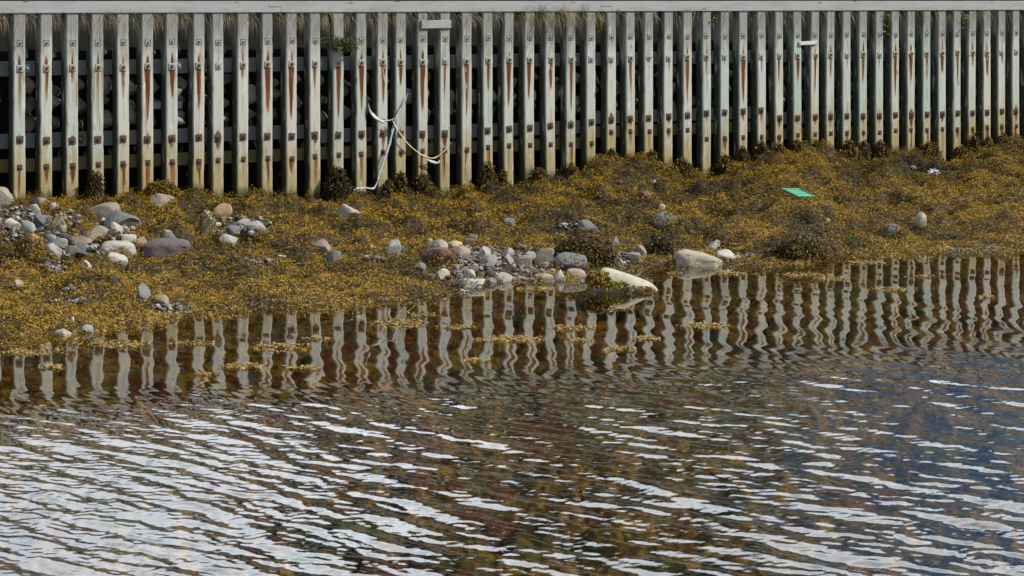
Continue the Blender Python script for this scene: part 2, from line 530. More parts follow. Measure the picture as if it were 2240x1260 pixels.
# added unseen ridge behind the wall, shaped to darken the ripple reflections
def added_hills():
    a = np.linspace(-0.9, 0.9, 220)
    prof = np.interp(a, [-0.9, -0.3, -0.17, -0.11, -0.04, 0.04, 0.09, 0.13, 0.2, 0.5, 0.9], [0.10, 0.13, 0.155, 0.185, 0.265, 0.275, 0.225, 0.165, 0.10, 0.10, 0.07])
    rr = np.array([200, 215, 235, 260, 300, 420.0])
    hh = np.array([0.0, 0.30, 0.65, 0.92, 1.0, 0.7])
    A, K = np.meshgrid(a, np.arange(6))
    Rr = rr[K] + 14 * fbm(A * 20, K * 1.0, 90, 2)
    Z = 2.0 + 300 * np.tan(prof)[None] * hh[K] * (1 + 0.16 * fbm(A * 30, K * 0.6, 91, 3))
    V = np.stack([Rr * np.sin(A), Rr * np.cos(A), Z], -1).reshape(-1, 3)
    tag(mesh_np('added_hills', V, grid_faces(*A.shape), M['wood']), kind='structure')
M['wood'] = mat_plain('dark_added_hillside', (0.012, 0.016, 0.007), (0.045, 0.05, 0.022), 0.12, 0.95, 0.05, 0.0, 0.01)
added_hills()

# ------------------------------------------------------------------ water
def water_mesh():
    cx = np.concatenate([np.linspace(-9000, -400, 40), np.arange(-380, 2630, 4.2), np.linspace(2650, 11000, 40)])
    dy = np.concatenate([np.linspace(1.0, 9.0, 24), np.arange(9.05, 23.4, 0.0125), np.linspace(23.6, 29, 10)])
    A, D = np.meshgrid(cx, dy)
    X = (A - 1120) / F * D
    py = F * H / D
    yb = np.interp(A, [-2000, 0, 500, 840, 1100, 1400, 1700, 2000, 2240, 4000], [910, 852, 836, 820, 802, 782, 762, 744, 734, 700])
    rough = sstep(-20, 70, py - yb) * (0.50 + 0.50 * sstep(20, 200, py - yb))
    g = np.random.default_rng(21)
    wx = X + 0.05 * fbm(X * 1.6, D * 1.6, 31, 2)
    wy = D - 0.035 * np.clip(X, -6, 6) ** 2 + 0.05 * fbm(X * 1.6 + 9, D * 1.6, 32, 2)
    z = np.zeros_like(X)
    n = 66
    th0 = math.atan2(0.60, 0.80)
    for i in range(n):
        lam = 0.052 * (0.42 / 0.052) ** ((i + 0.5) / n)
        th = th0 + g.normal(0, 0.36 if lam < 0.12 else 0.23)
        if i % 5 == 1 and lam < 0.22:
            th = th0 + g.normal(0.35, 0.75)
        kk = 2 * math.pi / lam
        slope = 0.0112 * (1.05 + 0.15 * sstep(0.12, 0.35, np.array(lam)))
        env = 0.05 + 2.5 * vnoise(X / (lam * 1.9) + 13 * i, D / (lam * 1.9), 40 + i) ** 1.8
        z = z + env * (float(slope) / kk) * np.cos(kk * (math.cos(th) * wx + math.sin(th) * wy) + g.uniform(0, 6.28))
    left = (1.0 + 0.45 * sstep(900, 0, A) * sstep(850, 1000, py)) * (1 - 0.10 * sstep(700, 1150, A) + 0.22 * sstep(1500, 2100, A) * sstep(900, 1150, py)) * (0.72 + 0.56 * vnoise(X * 1.3 + 5, D * 0.9, 88))
    z = z * rough * left
    # slow swell that bends the mirror image in the calm strip
    calm = np.zeros_like(X)
    for i in range(24):
        lam = 0.26 * (1.1 / 0.26) ** ((i + 0.5) / 24)
        th = g.normal(0.38, 0.40)
        kk = 2 * math.pi / lam
        calm += (0.3 + 1.4 * vnoise(X / (lam * 2) + 7 * i, D / (lam * 3), 140 + i)) * (0.00125 / kk) * np.cos(kk * (math.cos(th) * X + math.sin(th) * D) + g.uniform(0, 6.28))
    calm_amp = (0.60 + 0.60 * sstep(200, 1900, A)) * (0.5 + 1.6 * sstep(-190, 0, py - yb))
    z = z + calm * calm_amp
    z = z * sstep(23.4, 22.0, D)
    V = np.stack([X, D, z], -1).reshape(-1, 3)
    F1 = grid_faces(*X.shape)
    o = mesh_np('water', V, F1, M['water'], attrs={'rough': rough.ravel()})
    return tag(o, kind='structure')
water_mesh()

# ------------------------------------------------------------------ leaf clouds (bladder wrack, grass, foliage)
def leaves(P, L, Wd, up, az, tilt, bend, col, cj=0.0):
    """bent two-quad fronds; P (n,3) roots. returns verts, quads, colours"""
    n = len(P)
    dx, dy = np.cos(az), np.sin(az)
    ct, st = np.cos(tilt), np.sin(tilt)
    d1 = np.stack([dx * ct, dy * ct, st], -1)
    t2 = tilt - bend
    d2 = np.stack([dx * np.cos(t2), dy * np.cos(t2), np.sin(t2)], -1)
    roll = rng.uniform(-0.8, 0.8, n)
    sd = np.stack([-dy * np.cos(roll), dx * np.cos(roll), np.sin(roll)], -1)
    a = P
    b = P + d1 * (L * 0.5)[:, None]
    c = b + d2 * (L * 0.5)[:, None]
    hw = (Wd * 0.5)[:, None]
    V = np.stack([a - sd * hw * 0.55, a + sd * hw * 0.55, b - sd * hw, b + sd * hw, c - sd * hw * 0.8, c + sd * hw * 0.8], 1).reshape(-1, 3)
    i = (np.arange(n) * 6)[:, None]
    Q = np.concatenate([i + np.array([[0, 1, 3, 2]]), i + np.array([[2, 3, 5, 4]])], 0)
    C = np.repeat(col, 6, axis=0)
    return V, Q, C
GOLD = np.array([0.44, 0.262, 0.016]); AMBER = np.array([0.33, 0.180, 0.013]); OLIVE = np.array([0.22, 0.150, 0.018])
BROWN = np.array([0.095, 0.056, 0.013]); BLACK = np.array([0.024, 0.019, 0.013]); PALE = np.array([0.50, 0.36, 0.13])
def weed_col(n, dark):
    """dark (n,) 0 golden .. 1 blackish"""
    r = np.clip(dark + rng.normal(0, 0.19, n), 0, 1)[:, None]
    st = [GOLD, AMBER, OLIVE, BROWN, BLACK]
    pos = np.array([0.0, 0.25, 0.5, 0.75, 1.0])
    C = np.stack([np.interp(r[:, 0], pos, [q[k] for q in st]) for k in range(3)], -1)
    return C * rng.uniform(0.75, 1.25, (n, 1))

# bare stony patches in the carpet (pixel ellipses: cx, cy, rx, ry)
BARE = [(30, 465, 45, 14), (70, 500, 75, 30), (130, 530, 40, 26), (180, 545, 60, 14), (150, 475, 30, 16), (250, 500, 40, 20), (530, 492, 60, 20), (1015, 560, 75, 26), (1100, 585, 110, 28),
        (1000, 605, 55, 16), (1180, 575, 45, 20), (1255, 492, 30, 9), (1345, 566, 35, 15), (375, 676, 45, 12), (120, 580, 22, 10), (150, 632, 10, 6), (160, 655, 35, 5), (1120, 560, 80, 20),
        (560, 570, 40, 4), (820, 562, 25, 4), (1620, 556, 30, 6), (2150, 545, 90, 5), (1380, 560, 30, 8)]
HOLES = []                      # footprints of stones: (x, y, r) filled while stones are placed
def bareness(px, py):
    b = np.zeros_like(px)
    for cx, cy, rx, ry in BARE:
        q = ((px - cx) / rx) ** 2 + ((py - cy) / ry) ** 2
        b = np.maximum(b, sstep(1.35, 0.75, q))
    return b

# ------------------------------------------------------------------ stones
PAL = dict(tan=(0.40, 0.34, 0.25), cream=(0.56, 0.50, 0.37), white=(0.62, 0.58, 0.51), grey=(0.255, 0.255, 0.245), blue=(0.19, 0.203, 0.218), dark=(0.075, 0.085, 0.105),
           pink=(0.43, 0.33, 0.28), orange=(0.50, 0.33, 0.19), purple=(0.20, 0.16, 0.155), red=(0.24, 0.12, 0.085), pale=(0.44, 0.42, 0.38), brown=(0.16, 0.11, 0.06), slate=(0.25, 0.265, 0.27), yellow=(0.60, 0.50, 0.25))
_ico = {}
def ico(sub):
    if sub not in _ico:
        bm = bmesh.new()
        bmesh.ops.create_icosphere(bm, subdivisions=sub, radius=1.0)
        V = np.array([v.co[:] for v in bm.verts])
        Fc = np.array([[v.index for v in f.verts] for f in bm.faces])
        bm.free()
        _ico[sub] = (V, Fc)
    return _ico[sub]
def rock_verts(g, style, sub=4):
    V, Fc = ico(sub)
    V = V.copy()
    if style == 'r':
        npl, lo, hi, nz_ = 14, 0.68, 1.0, 0.075
    elif style == 's':
        npl, lo, hi, nz_ = 12, 0.55, 0.85, 0.04
    elif style == 'b':
        npl, lo, hi, nz_ = 6, 0.60, 0.75, 0.03
    else:
        npl, lo, hi, nz_ = 17, 0.46, 0.80, 0.06
    if style == 'l':
        V = np.sign(V) * np.abs(V) ** 0.70
        V = V / np.abs(V).max()
        npl, nz_ = 5, 0.085
        lo, hi = 0.85, 1.1
    if style == 'r':
        V = np.sign(V) * np.abs(V) ** 0.72
        V = V / np.abs(V).max()
        V = V * np.array([1, 1, 1.0])
    if style == 'b':                                    # brick-like block
        V = np.sign(V) * np.abs(V) ** 0.33
        V = V / np.abs(V).max()
        npl = 2
    for _ in range(npl):
        n = g.normal(size=3); n /= np.linalg.norm(n)
        c = g.uniform(lo, hi)
        dd = V @ n - c
        V = V - np.where(dd > 0, dd * 0.96, 0)[:, None] * n
    f = g.uniform(1.6, 2.4); ph = g.uniform(0, 9, 3)
    N = np.zeros(len(V))
    for o in range(3):
        k = f * 2 ** o
        N += 0.5 ** o * (np.sin(V[:, 0] * k + ph[0] + 1.3 * np.sin(V[:, 1] * k + ph[1])) * np.sin(V[:, 1] * k * 1.1 + ph[1]) + np.sin(V[:, 2] * k + ph[2] + np.sin(V[:, 0] * k)))
    V = V * (1 + nz_ * 0.6 * N)[:, None]
    ext = np.abs(V).max(axis=0)
    mn, mxx = V.min(axis=0), V.max(axis=0)
    V = (V - (mn + mxx) / 2) / ((mxx - mn) / 2)
    return V, Fc
def weed_clump_data(c, rad, n, dark, lo=-0.2, hang=True, lmin=0.014, lmax=0.036, cone=0.0):
    """fronds over the upper part of an ellipsoid centred at c"""
    u = rng.normal(size=(n * 3, 3)); u /= np.linalg.norm(u, axis=1)[:, None]
    u = u[u[:, 2] > lo][:n]
    n = len(u)
    sc3 = np.ones((n, 3)); sc3[:, :2] = (1.1 - cone * np.clip(u[:, 2:3], 0, 1))
    P = np.array(c) + u * np.array(rad) * sc3 * rng.uniform(0.80, 1.08, (n, 1))
    az = np.arctan2(u[:, 1], u[:, 0]) + rng.normal(0, 0.7, n)
    tilt = (rng.uniform(-1.45, 0.25, n) if cone else rng.uniform(-0.9, 0.5, n)) if hang else rng.uniform(-0.2, 1.0, n)
    return leaves(P, rng.uniform(lmin, lmax, n), rng.uniform(0.008, 0.016, n), None, az, tilt, rng.uniform(0, 1.1, n), weed_col(n, dark * np.ones(n)))
def stone(name, x0, y0, x1, y1, colr, style, label, cat='stone', group=None, weed=0, dep=0.8, seed=None, sink=0.6, tilt=0.0, skew=0.0):
    g = np.random.default_rng(abs(hash((x0, y0, x1, y1))) % 99991 if seed is None else seed)
    cx = (x0 + x1) / 2
    d = float(ground_hit(cx, y1 - 2))
    rx = (x1 - x0) / 2 / F * d
    ry = rx * dep
    dc = d + ry * 0.75
    rx = (x1 - x0) / 2 / F * dc
    ztop = H - y0 / F * dc
    zbot = H - y1 / F * d
    h = max(ztop - zbot, 0.03)
    rz = h * (1 + sink) / 2
    cz = ztop - rz
    V, Fc = rock_verts(g, style, 4 if (x1 - x0) > 45 else 3)
    V[:, 2] = np.where(V[:, 2] > 0, V[:, 2] * (1 + skew * V[:, 0]) / (1 + 0.5 * abs(skew)), V[:, 2])
    V = V * np.array([rx, ry, rz])
    if tilt:
        ca, sa = math.cos(tilt), math.sin(tilt)
        V = np.stack([V[:, 0] * ca - V[:, 2] * sa, V[:, 1], V[:, 0] * sa + V[:, 2] * ca], -1)
    X = (cx - 1120) / F * dc
    o = mesh_np(name, V + np.array([0, 0, rz]), Fc, M['stone'], loc=(X, dc, cz - rz))
    o.data.set_sharp_from_angle(angle=R(28))
    o.color = tuple(np.array(PAL[colr]) * g.uniform(0.88, 1.1)) + (1,)
    tag(o, label, cat, group)
    HOLES.append((X, dc, rx * 0.93, ry * 0.95))
    if weed:
        Vw, Q, C = weed_clump_data((0.0, 0.0, rz), (rx * 1.02, ry * 1.02, rz * 1.02), int(weed), 0.5, 0.05)
        mesh_np('seaweed', Vw, Q, M['weed'], parent=o, col=C)
    return o
GS = 'stones and boulders on the seaweed beach'
STONES = [
    ('boulder', -22, 407, 33, 453, 'tan', 'a', 'upright tan boulder cut off by the left edge, near the first post', 0),
    ('stone', 68, 425, 109, 450, 'pink', 'a', 'pinkish tan angular stone just in front of the second post', 0, -0.6),
    ('stone', 62, 446, 91, 468, 'white', 'a', 'white wedge stone right below the pinkish angular stone', 0),
    ('stone', 107, 443, 129, 456, 'pale', 'r', 'small pale grey stone beside the pinkish angular stone near the wall', 0),
    ('stone', 6, 477, 46, 498, 'white', 'r', 'whitish rounded stone at the left edge of the stone heap', 0),
    ('stone', 20, 496, 36, 511, 'pale', 'r', 'small pale stone tucked under the whitish rounded stone', 0),
    ('stone', 44, 482, 78, 509, 'pale', 'r', 'pale grey stone with a dimple, left of the smooth blue grey boulder', 0),
    ('boulder', 70, 467, 118, 498, 'blue', 'r', 'smooth egg-shaped blue grey boulder in the left stone heap', 0),
    ('boulder', 100, 471, 148, 509, 'cream', 'a', 'cream boulder with brown weed on its left, leaning on the blue grey boulder', 160),
    ('rock_slab', 180, 440, 266, 476, 'tan', 's', 'large tilted tan slab, topmost of the left stone heap', 0, 0.5),
    ('rock_slab', 226, 456, 308, 492, 'grey', 's', 'grey flat slab lying against the right end of the tan slab', 0, -0.6),
    ('stone', 214, 470, 250, 488, 'pale', 's', 'greenish pale flat stone below the tan slab', 0),
    ('boulder', 177, 493, 242, 527, 'tan', 'r', 'yellowish tan rounded boulder in the middle of the left stone heap', 0),
    ('stone', 235, 485, 269, 518, 'cream', 'a', 'cream upright wedge stone right of the tan rounded boulder', 0),
    ('boulder', 40, 509, 98, 560, 'orange', 'a', 'orange tan boulder mostly draped in golden seaweed', 620),
    ('stone', 96, 511, 123, 535, 'grey', 'r', 'mid grey rounded stone beside the weed-draped orange tan boulder', 0),
    ('stone', 119, 510, 151, 526, 'dark', 'r', 'small blackish blue stone under the cream boulder', 0),
    ('stone', 121, 521, 148, 540, 'pale', 'r', 'pale rounded stone between the grey stone and the pink stone', 0),
    ('stone', 96, 532, 142, 559, 'pale', 'a', 'pale grey blocky stone in front of the grey rounded stone', 0),
    ('stone', 150, 515, 203, 537, 'pink', 'a', 'flat dusty pink stone above the dark slate stone', 0),
    ('boulder', 166, 531, 221, 558, 'blue', 'a', 'dark blue grey wedge boulder with a flat lit top', 0, -0.5),
    ('stone', 142, 536, 171, 554, 'tan', 'a', 'small tan pyramid stone left of the dark blue grey wedge', 0),
    ('boulder', 217, 523, 298, 553, 'white', 'l', 'long whitish boulder touching the purple boulder', 0, -0.3),
    ('stone', 266, 512, 299, 529, 'white', 'a', 'speckled white stone behind the long whitish boulder', 0),
    ('stone', 297, 516, 323, 537, 'orange', 'r', 'orange tan rounded stone at the top left of the purple boulder', 0),
    ('boulder', 312, 521, 418, 558, 'purple', 'l', 'biggest boulder of the left heap, long and purplish grey', 0),
    ('stone', 352, 503, 389, 526, 'pale', 'b', 'pale blocky stone standing behind the purple boulder', 0),
    ('boulder', 222, 548, 283, 576, 'white', 'a', 'white boulder with a shaded left side, lowest of the left heap', 0, -0.5),
    ('stone', 176, 569, 201, 584, 'white', 'a', 'small bright white stone in seaweed below the left heap', 0),
    ('rock_slab', 320, 423, 389, 457, 'tan', 's', 'pale tan slab leaning under a seaweed hump by the wall', 60),
    ('stone', 468, 445, 509, 473, 'orange', 'a', 'orange stone just above the flat grey stones near mid left', 0),
    ('stone', 440, 458, 474, 512, 'cream', 'a', 'pointed cream stone with seaweed skirt beside the orange stone', 200),
    ('stone', 480, 511, 521, 534, 'white', 'r', 'white dome stone alone in seaweed right of the purple boulder', 0),
    ('stone', 492, 492, 530, 509, 'slate', 's', 'flat blue grey stone on the gravel below the orange stone', 0),
    ('stone', 535, 482, 583, 503, 'pale', 's', 'flat pale grey stone at the right end of the left gravel patch', 0),
    ('stone', 508, 477, 546, 493, 'pale', 's', 'flat pale stone in the middle of the left gravel patch', 0),
    ('stone', 294, 616, 331, 655, 'slate', 's', 'upright blue grey slab stone standing in the lower left seaweed', 0, -0.3),
    ('stone', 337, 644, 371, 662, 'tan', 'r', 'tan stone by the small gravel patch at the left waterline', 0),
    ('stone', 108, 711, 167, 740, 'cream', 'a', 'cream wedge stone nearest the water at far left', 0, -0.7),
    ('stone', 176, 710, 206, 725, 'grey', 's', 'flat wet grey stone at the waterline right of the cream wedge', 0),
    ('stone', 28, 611, 54, 632, 'pink', 'a', 'small greyish pink stone half sunk in seaweed at far left', 0),
    ('boulder', 739, 445, 795, 481, 'cream', 'a', 'cream angular boulder alone in seaweed below the white plastic strip', 0, -0.4),
    ('boulder', 684, 516, 731, 555, 'pink', 'a', 'pinkish cream angular boulder standing in mid beach seaweed', 0, -0.5),
    ('stone', 711, 547, 747, 573, 'grey', 'r', 'speckled grey stone touching the front of the pinkish boulder', 0),
    ('stone', 838, 524, 879, 556, 'pale', 'a', 'grey and cream striped stone between pinkish boulder and gravel spit', 0),
    ('stone', 864, 536, 886, 556, 'blue', 'r', 'small blue grey stone against the striped stone', 0),
    ('stone', 808, 536, 822, 543, 'white', 'r', 'tiny white pebble left of the striped stone', 0),
    ('stone', 931, 521, 948, 540, 'tan', 'r', 'small tan stone at the upper left corner of the gravel spit', 0),
    ('boulder', 941, 523, 980, 546, 'pale', 'r', 'pale bluish boulder above the red weed-covered boulder', 0),
    ('boulder', 922, 541, 998, 579, 'red', 'a', 'reddish brown boulder topped with seaweed, left on the gravel spit', 330),
    ('rock_slab', 977, 526, 1012, 543, 'yellow', 's', 'yellowish flat slab at the top of the gravel spit', 0),
    ('stone', 1013, 522, 1038, 537, 'red', 'b', 'small brick red stone above the gravel spit', 0),
    ('stone', 1023, 511, 1045, 524, 'slate', 'r', 'small blue grey stone above the brick red stone', 0),
    ('rock_slab', 983, 538, 1030, 562, 'pink', 's', 'pinkish flat slab in the upper gravel spit', 0),
    ('boulder', 1037, 541, 1075, 569, 'white', 'a', 'whitish angular boulder in the centre of the gravel spit', 0),
    ('stone', 1050, 556, 1089, 579, 'pale', 'r', 'pale rounded stone in front of the whitish angular boulder', 0),
    ('stone', 1059, 573, 1083, 591, 'slate', 'a', 'light bluish stone lower on the gravel spit', 0),
    ('stone', 952, 587, 985, 610, 'cream', 's', 'cream flat stone at the lower left of the gravel spit', 0),
    ('boulder', 992, 602, 1061, 630, 'white', 'a', 'large whitish boulder with green algae at the tip of the spit', 120, 0.4),
    ('stone', 1009, 588, 1041, 605, 'white', 'a', 'white wedge stone on top of the algae-stained boulder', 0),
    ('stone', 1038, 592, 1059, 610, 'brown', 'a', 'brownish stone right of the white wedge on the spit', 0),
    ('boulder', 1059, 590, 1091, 614, 'brown', 'r', 'wet brown rounded boulder at the water by the spit', 0),
    ('boulder', 1087, 595, 1123, 618, 'white', 'a', 'white grey jagged boulder at the water right of the brown boulder', 0),
    ('stone', 1059, 608, 1087, 622, 'slate', 's', 'low dark bluish stone lapped by water at the spit', 0),
    ('stone', 904, 574, 933, 588, 'grey', 'r', 'grey stone in seaweed left of the gravel spit', 0),
    ('stone', 1101, 477, 1127, 492, 'slate', 'r', 'small slate blue stone in the seaweed near the middle', 0),
    ('boulder', 1169, 541, 1213, 577, 'tan', 'b', 'brick-shaped tan block at the right end of the gravel spit', 0),
    ('stone', 1124, 559, 1164, 583, 'pink', 'b', 'beige blocky stone left of the brick-shaped block', 0),
    ('stone', 1149, 549, 1174, 569, 'pale', 'a', 'pale stone behind the beige blocky stone', 0),
    ('stone', 1098, 542, 1126, 560, 'pale', 's', 'pale flat stone at the upper middle of the gravel spit', 0),
    ('stone', 1096, 556, 1127, 577, 'pink', 'a', 'greyish pink angular stone in the middle gravel', 0),
    ('boulder', 1264, 478, 1308, 505, 'grey', 'a', 'grey angular boulder above the big seaweed mound', 0, -0.4),
    ('stone', 1281, 500, 1313, 510, 'pale', 's', 'thin pale flat stone under the grey angular boulder', 0),
    ('stone', 1335, 516, 1356, 539, 'grey', 'a', 'grey stone on the right shoulder of the big seaweed mound', 0),
    ('boulder', 1319, 548, 1364, 580, 'white', 'a', 'whitish sloping stone at the water right of the big mound', 0, -0.7),
    ('stone', 1374, 553, 1401, 569, 'pale', 'b', 'pale grey block at the water behind the half-sunk long boulder', 0),
    ('stone', 1391, 535, 1415, 562, 'pink', 'a', 'brownish grey stone left of the dark seaweed ball', 0),
    ('boulder', 1476, 544, 1582, 584, 'cream', 'l', 'big creamy white boulder at the waterline right of centre', 30, -0.6),
    ('stone', 1545, 524, 1585, 546, 'pale', 'a', 'grey white stone behind the big creamy white boulder', 0),
    ('stone', 1566, 546, 1609, 565, 'white', 's', 'flat white grey stone right of the big creamy boulder', 0),
    ('stone', 1418, 462, 1490, 495, 'grey', 'r', 'grey rock mostly under dark seaweed, mid beach right of centre', 330),
    ('stone', 1436, 446, 1456, 457, 'cream', 'r', 'small tan stone above the weed-covered grey rock', 0),
    ('stone', 1393, 416, 1426, 437, 'red', 's', 'reddish brown slab stone in seaweed near the mound by the wall', 110),
    ('boulder', 1180, 597, 1212, 616, 'cream', 'r', 'cream egg-shaped boulder in the weedy shallows', 0),
    ('boulder', 1207, 589, 1237, 610, 'white', 'a', 'white grey angular boulder beside the cream egg-shaped one', 0),
    ('boulder', 1239, 587, 1283, 605, 'pink', 'r', 'pinkish white low boulder in the weedy shallows', 0),
    ('stone', 1999, 463, 2028, 491, 'cream', 'r', 'cream upright stone alone in the right hand seaweed', 0),
    ('stone', 1925, 489, 1972, 516, 'grey', 'r', 'low grey rock under weed below the cream upright stone', 240),
    ('stone', 1804, 477, 1815, 490, 'white', 'a', 'tiny white sliver stone in seaweed below the green tray', 0),
    ('boulder', 1212, 552, 1284, 588, 'slate', 'a', 'blue grey boulder under the seaweed mound at the waterline', 110),
]
for t in STONES:
    stone(t[0], t[1], t[2], t[3], t[4], t[5], t[6], t[7], 'boulder' if t[0] == 'boulder' else ('rock slab' if t[0] == 'rock_slab' else 'stone'), GS, weed=t[8],
          dep=1.3 if t[6] == 's' else 0.8, seed=len(HOLES) * 7 + 3, skew=t[9] if len(t) > 9 else 0.0)

# the long boulder half sunk in the shallows, sloping down to the right
def sloping_boulder():
    d = F * H / 640.0
    pts = [(1299, 634, 600), (1308, 610, 600), (1318, 589, 625), (1335, 592, 640), (1365, 602, 648), (1400, 613, 652), (1428, 625, 655), (1445, 640, 660)]
    n = len(pts)
    ring = 14
    V = []
    g = np.random.default_rng(5)
    for i, (x, yt, yb) in enumerate(pts):
        zt = H - yt / F * d
        zb = -0.10
        rx = 0.0
        ry = 0.20 * math.sin(math.pi * (i + 0.6) / n) + 0.03
        for k in range(ring):
            a = 2 * math.pi * k / ring
            c, s = math.cos(a), math.sin(a)
            yy = ry * np.sign(c) * abs(c) ** 0.7
            zz = (zt + zb) / 2 + (zt - zb) / 2 * np.sign(s) * abs(s) ** 0.8
            V.append(((x - 1120) / F * d + g.normal(0, 0.006), d + 0.2 + yy + g.normal(0, 0.008), zz + g.normal(0, 0.006)))
    V = np.array(V)
    Q = [[i * ring + k, i * ring + (k + 1) % ring, (i + 1) * ring + (k + 1) % ring, (i + 1) * ring + k] for i in range(n - 1) for k in range(ring)]
    bm = bmesh.new()
    vs_ = [bm.verts.new(v) for v in V]
    for q in Q:
        bm.faces.new([vs_[j] for j in q])
    bm.faces.new(vs_[:ring][::-1]); bm.faces.new(vs_[-ring:])
    c0 = V.mean(axis=0); c0[2] = -0.1
    for v in bm.verts:
        v.co -= Vector(c0)
    o = bm_obj('boulder', bm, M['stone'], smooth=True, loc=c0)
    sb = o.modifiers.new('round', 'SUBSURF'); sb.levels = 2; sb.render_levels = 2
    o.color = (0.58, 0.53, 0.40, 1)
    tag(o, 'long cream boulder sloping into the water, with green and brown weed', 'boulder', GS)
    parts = []
    for (px, py, w, h, n_, dk) in ((1308, 614, 22, 22, 600, 0.45), (1322, 622, 24, 17, 500, 0.4), (1345, 624, 26, 13, 400, 0.3), (1385, 634, 36, 9, 330, 0.6), (1410, 640, 25, 6, 130, 0.6)):
        c = np.array([(px - 1120) / F * d, d + 0.03, max(H - py / F * d, -0.01)]) - c0
        V_, Q_, C_ = weed_clump_data(c, (w / F * d, 0.09, h / F * d), n_, dk, -0.3)
        if dk < 0.33:
            C_ = C_ * np.array([0.8, 1.3, 0.8])
        parts.append((V_, Q_, C_))
    off = 0; VV = []; QQ = []; CC = []
    for V_, Q_, C_ in parts:
        VV.append(V_); QQ.append(Q_ + off); CC.append(C_); off += len(V_)
    mesh_np('seaweed', np.concatenate(VV), np.concatenate(QQ), M['weed'], parent=o, col=np.concatenate(CC))
sloping_boulder()

# seaweed humps and clumps that stand up from the carpet: (cx, ytop, ybot, halfwidth, n, dark, label)
def clump(cx, yt, yb, hw, n, dark, label, name='seaweed_clump', group='seaweed clumps', ddep=0.9, hump=None, wallfoot=False):
    d = F / s_of(cx) - 0.10 if wallfoot else float(ground_hit(cx, yb - 2)) + hw / F * 20 * ddep
    zt = H - yt / F * d; zb = H - yb / F * d
    rx = hw / F * d
    rz = (zt - zb) * 1.0
    ry = rx * ddep if not wallfoot else min(0.13, max(rx, 0.06))
    X = (cx - 1120) / F * d
    root = empty(name, (X, d, zb))
    tag(root, label, 'seaweed', group)
    V, Fc = rock_verts(np.random.default_rng(int(cx)), 'r', 3)
    if wallfoot:
        V[:, :2] *= (1.05 - 0.42 * np.clip(V[:, 2:3], 0, 1))
    core = mesh_np('core', V * np.array([rx * 0.88, ry * 0.88, rz * 0.9]), Fc, M['core'], parent=root)
    # outline is uneven: several overlapping lobes
    VV, QQ, CC, off = [], [], [], 0
    for j in range(5):
        ox, oz, sc_ = (0, 0, 1.0) if j == 0 else (rng.uniform(-0.5, 0.5) * rx, rng.uniform(0.0, 0.35) * rz, rng.uniform(0.45, 0.7))
        v, q_, c = weed_clump_data((ox, rng.uniform(-0.3, 0.1) * ry if j else 0, oz), (rx * sc_, ry * sc_, rz * sc_), int(n * (0.8 if j == 0 else 0.25)), dark, -0.15, True, 0.018 if wallfoot else 0.014, 0.055 if wallfoot else 0.036, 0.42 if wallfoot else 0.0)
        VV.append(v); QQ.append(q_ + off); CC.append(c); off += len(v)
    mesh_np('fronds', np.concatenate(VV), np.concatenate(QQ), M['weed'], parent=root, col=np.concatenate(CC))
    if not wallfoot:
        HOLES.append((X, d, rx * 0.8, ry * 0.8))
M['core'] = mat_plain('matted_wrack', (0.018, 0.013, 0.006), (0.06, 0.042, 0.016), 60, 0.9, 0.1)
FOOT_L = 'shaggy dark seaweed clinging to the foot of a timber post, one of many like it'
CL = [
    (1276, 512, 578, 64, 3200, 0.74, 'largest dark seaweed mound at the waterline, over a blue grey boulder', False),
    (1442, 515, 563, 29, 1100, 0.85, 'blackish seaweed ball left of the big creamy boulder', False),
    (1748, 512, 574, 62, 3200, 0.7, 'broad brown seaweed mound at the waterline below the green tray', False),
    (355, 394, 428, 40, 900, 0.55, 'brown seaweed hump under the left posts behind the tan slab', True),
    (1400, 342, 378, 58, 1700, 0.5, 'wide brown seaweed hump heaped against the wall right of centre', True),
    (736, 362, 428, 27, 900, 0.88, 'tall dark seaweed clump hiding one post foot, left of the white strip end', True),
    (208, 374, 430, 17, 500, 0.85, 'narrow dark seaweed clump on the fourth post foot from the left', True),
    (877, 374, 412, 13, 330, 0.8, FOOT_L, True), (925, 378, 414, 20, 450, 0.8, FOOT_L, True), (850, 390, 416, 11, 200, 0.8, FOOT_L, True),
    (1068, 354, 412, 19, 560, 0.72, FOOT_L, True), (1100, 368, 400, 9, 170, 0.8, FOOT_L, True), (1182, 366, 396, 12, 240, 0.75, FOOT_L, True),
    (1250, 356, 386, 15, 300, 0.75, FOOT_L, True), (1288, 362, 382, 11, 200, 0.7, FOOT_L, True), (1338, 324, 352, 13, 300, 0.65, FOOT_L, True), (1425, 326, 374, 19, 560, 0.65, FOOT_L, True),
    (1493, 344, 392, 24, 700, 0.72, FOOT_L, True), (1586, 336, 366, 16, 380, 0.75, FOOT_L, True), (1625, 318, 352, 13, 330, 0.75, FOOT_L, True),
    (1664, 308, 344, 14, 330, 0.78, FOOT_L, True), (1706, 311, 344, 18, 420, 0.72, FOOT_L, True), (1744, 304, 338, 14, 330, 0.75, FOOT_L, True),
    (1786, 306, 336, 13, 300, 0.75, FOOT_L, True), (1860, 304, 340, 19, 460, 0.75, FOOT_L, True), (1891, 304, 340, 11, 260, 0.8, FOOT_L, True),
    (1926, 306, 344, 17, 420, 0.75, FOOT_L, True), (2034, 308, 352, 24, 640, 0.72, FOOT_L, True), (2101, 317, 350, 20, 460, 0.75, FOOT_L, True),
    (2131, 290, 338, 14, 400, 0.8, FOOT_L, True), (2162, 296, 338, 15, 400, 0.75, FOOT_L, True), (2196, 290, 328, 14, 380, 0.75, FOOT_L, True), (1955, 330, 352, 14, 250, 0.75, FOOT_L, True),
]
for c in CL:
    clump(*c[:6], c[6], group='seaweed clumps at the post feet' if c[6] == FOOT_L else 'seaweed mounds', wallfoot=c[7])

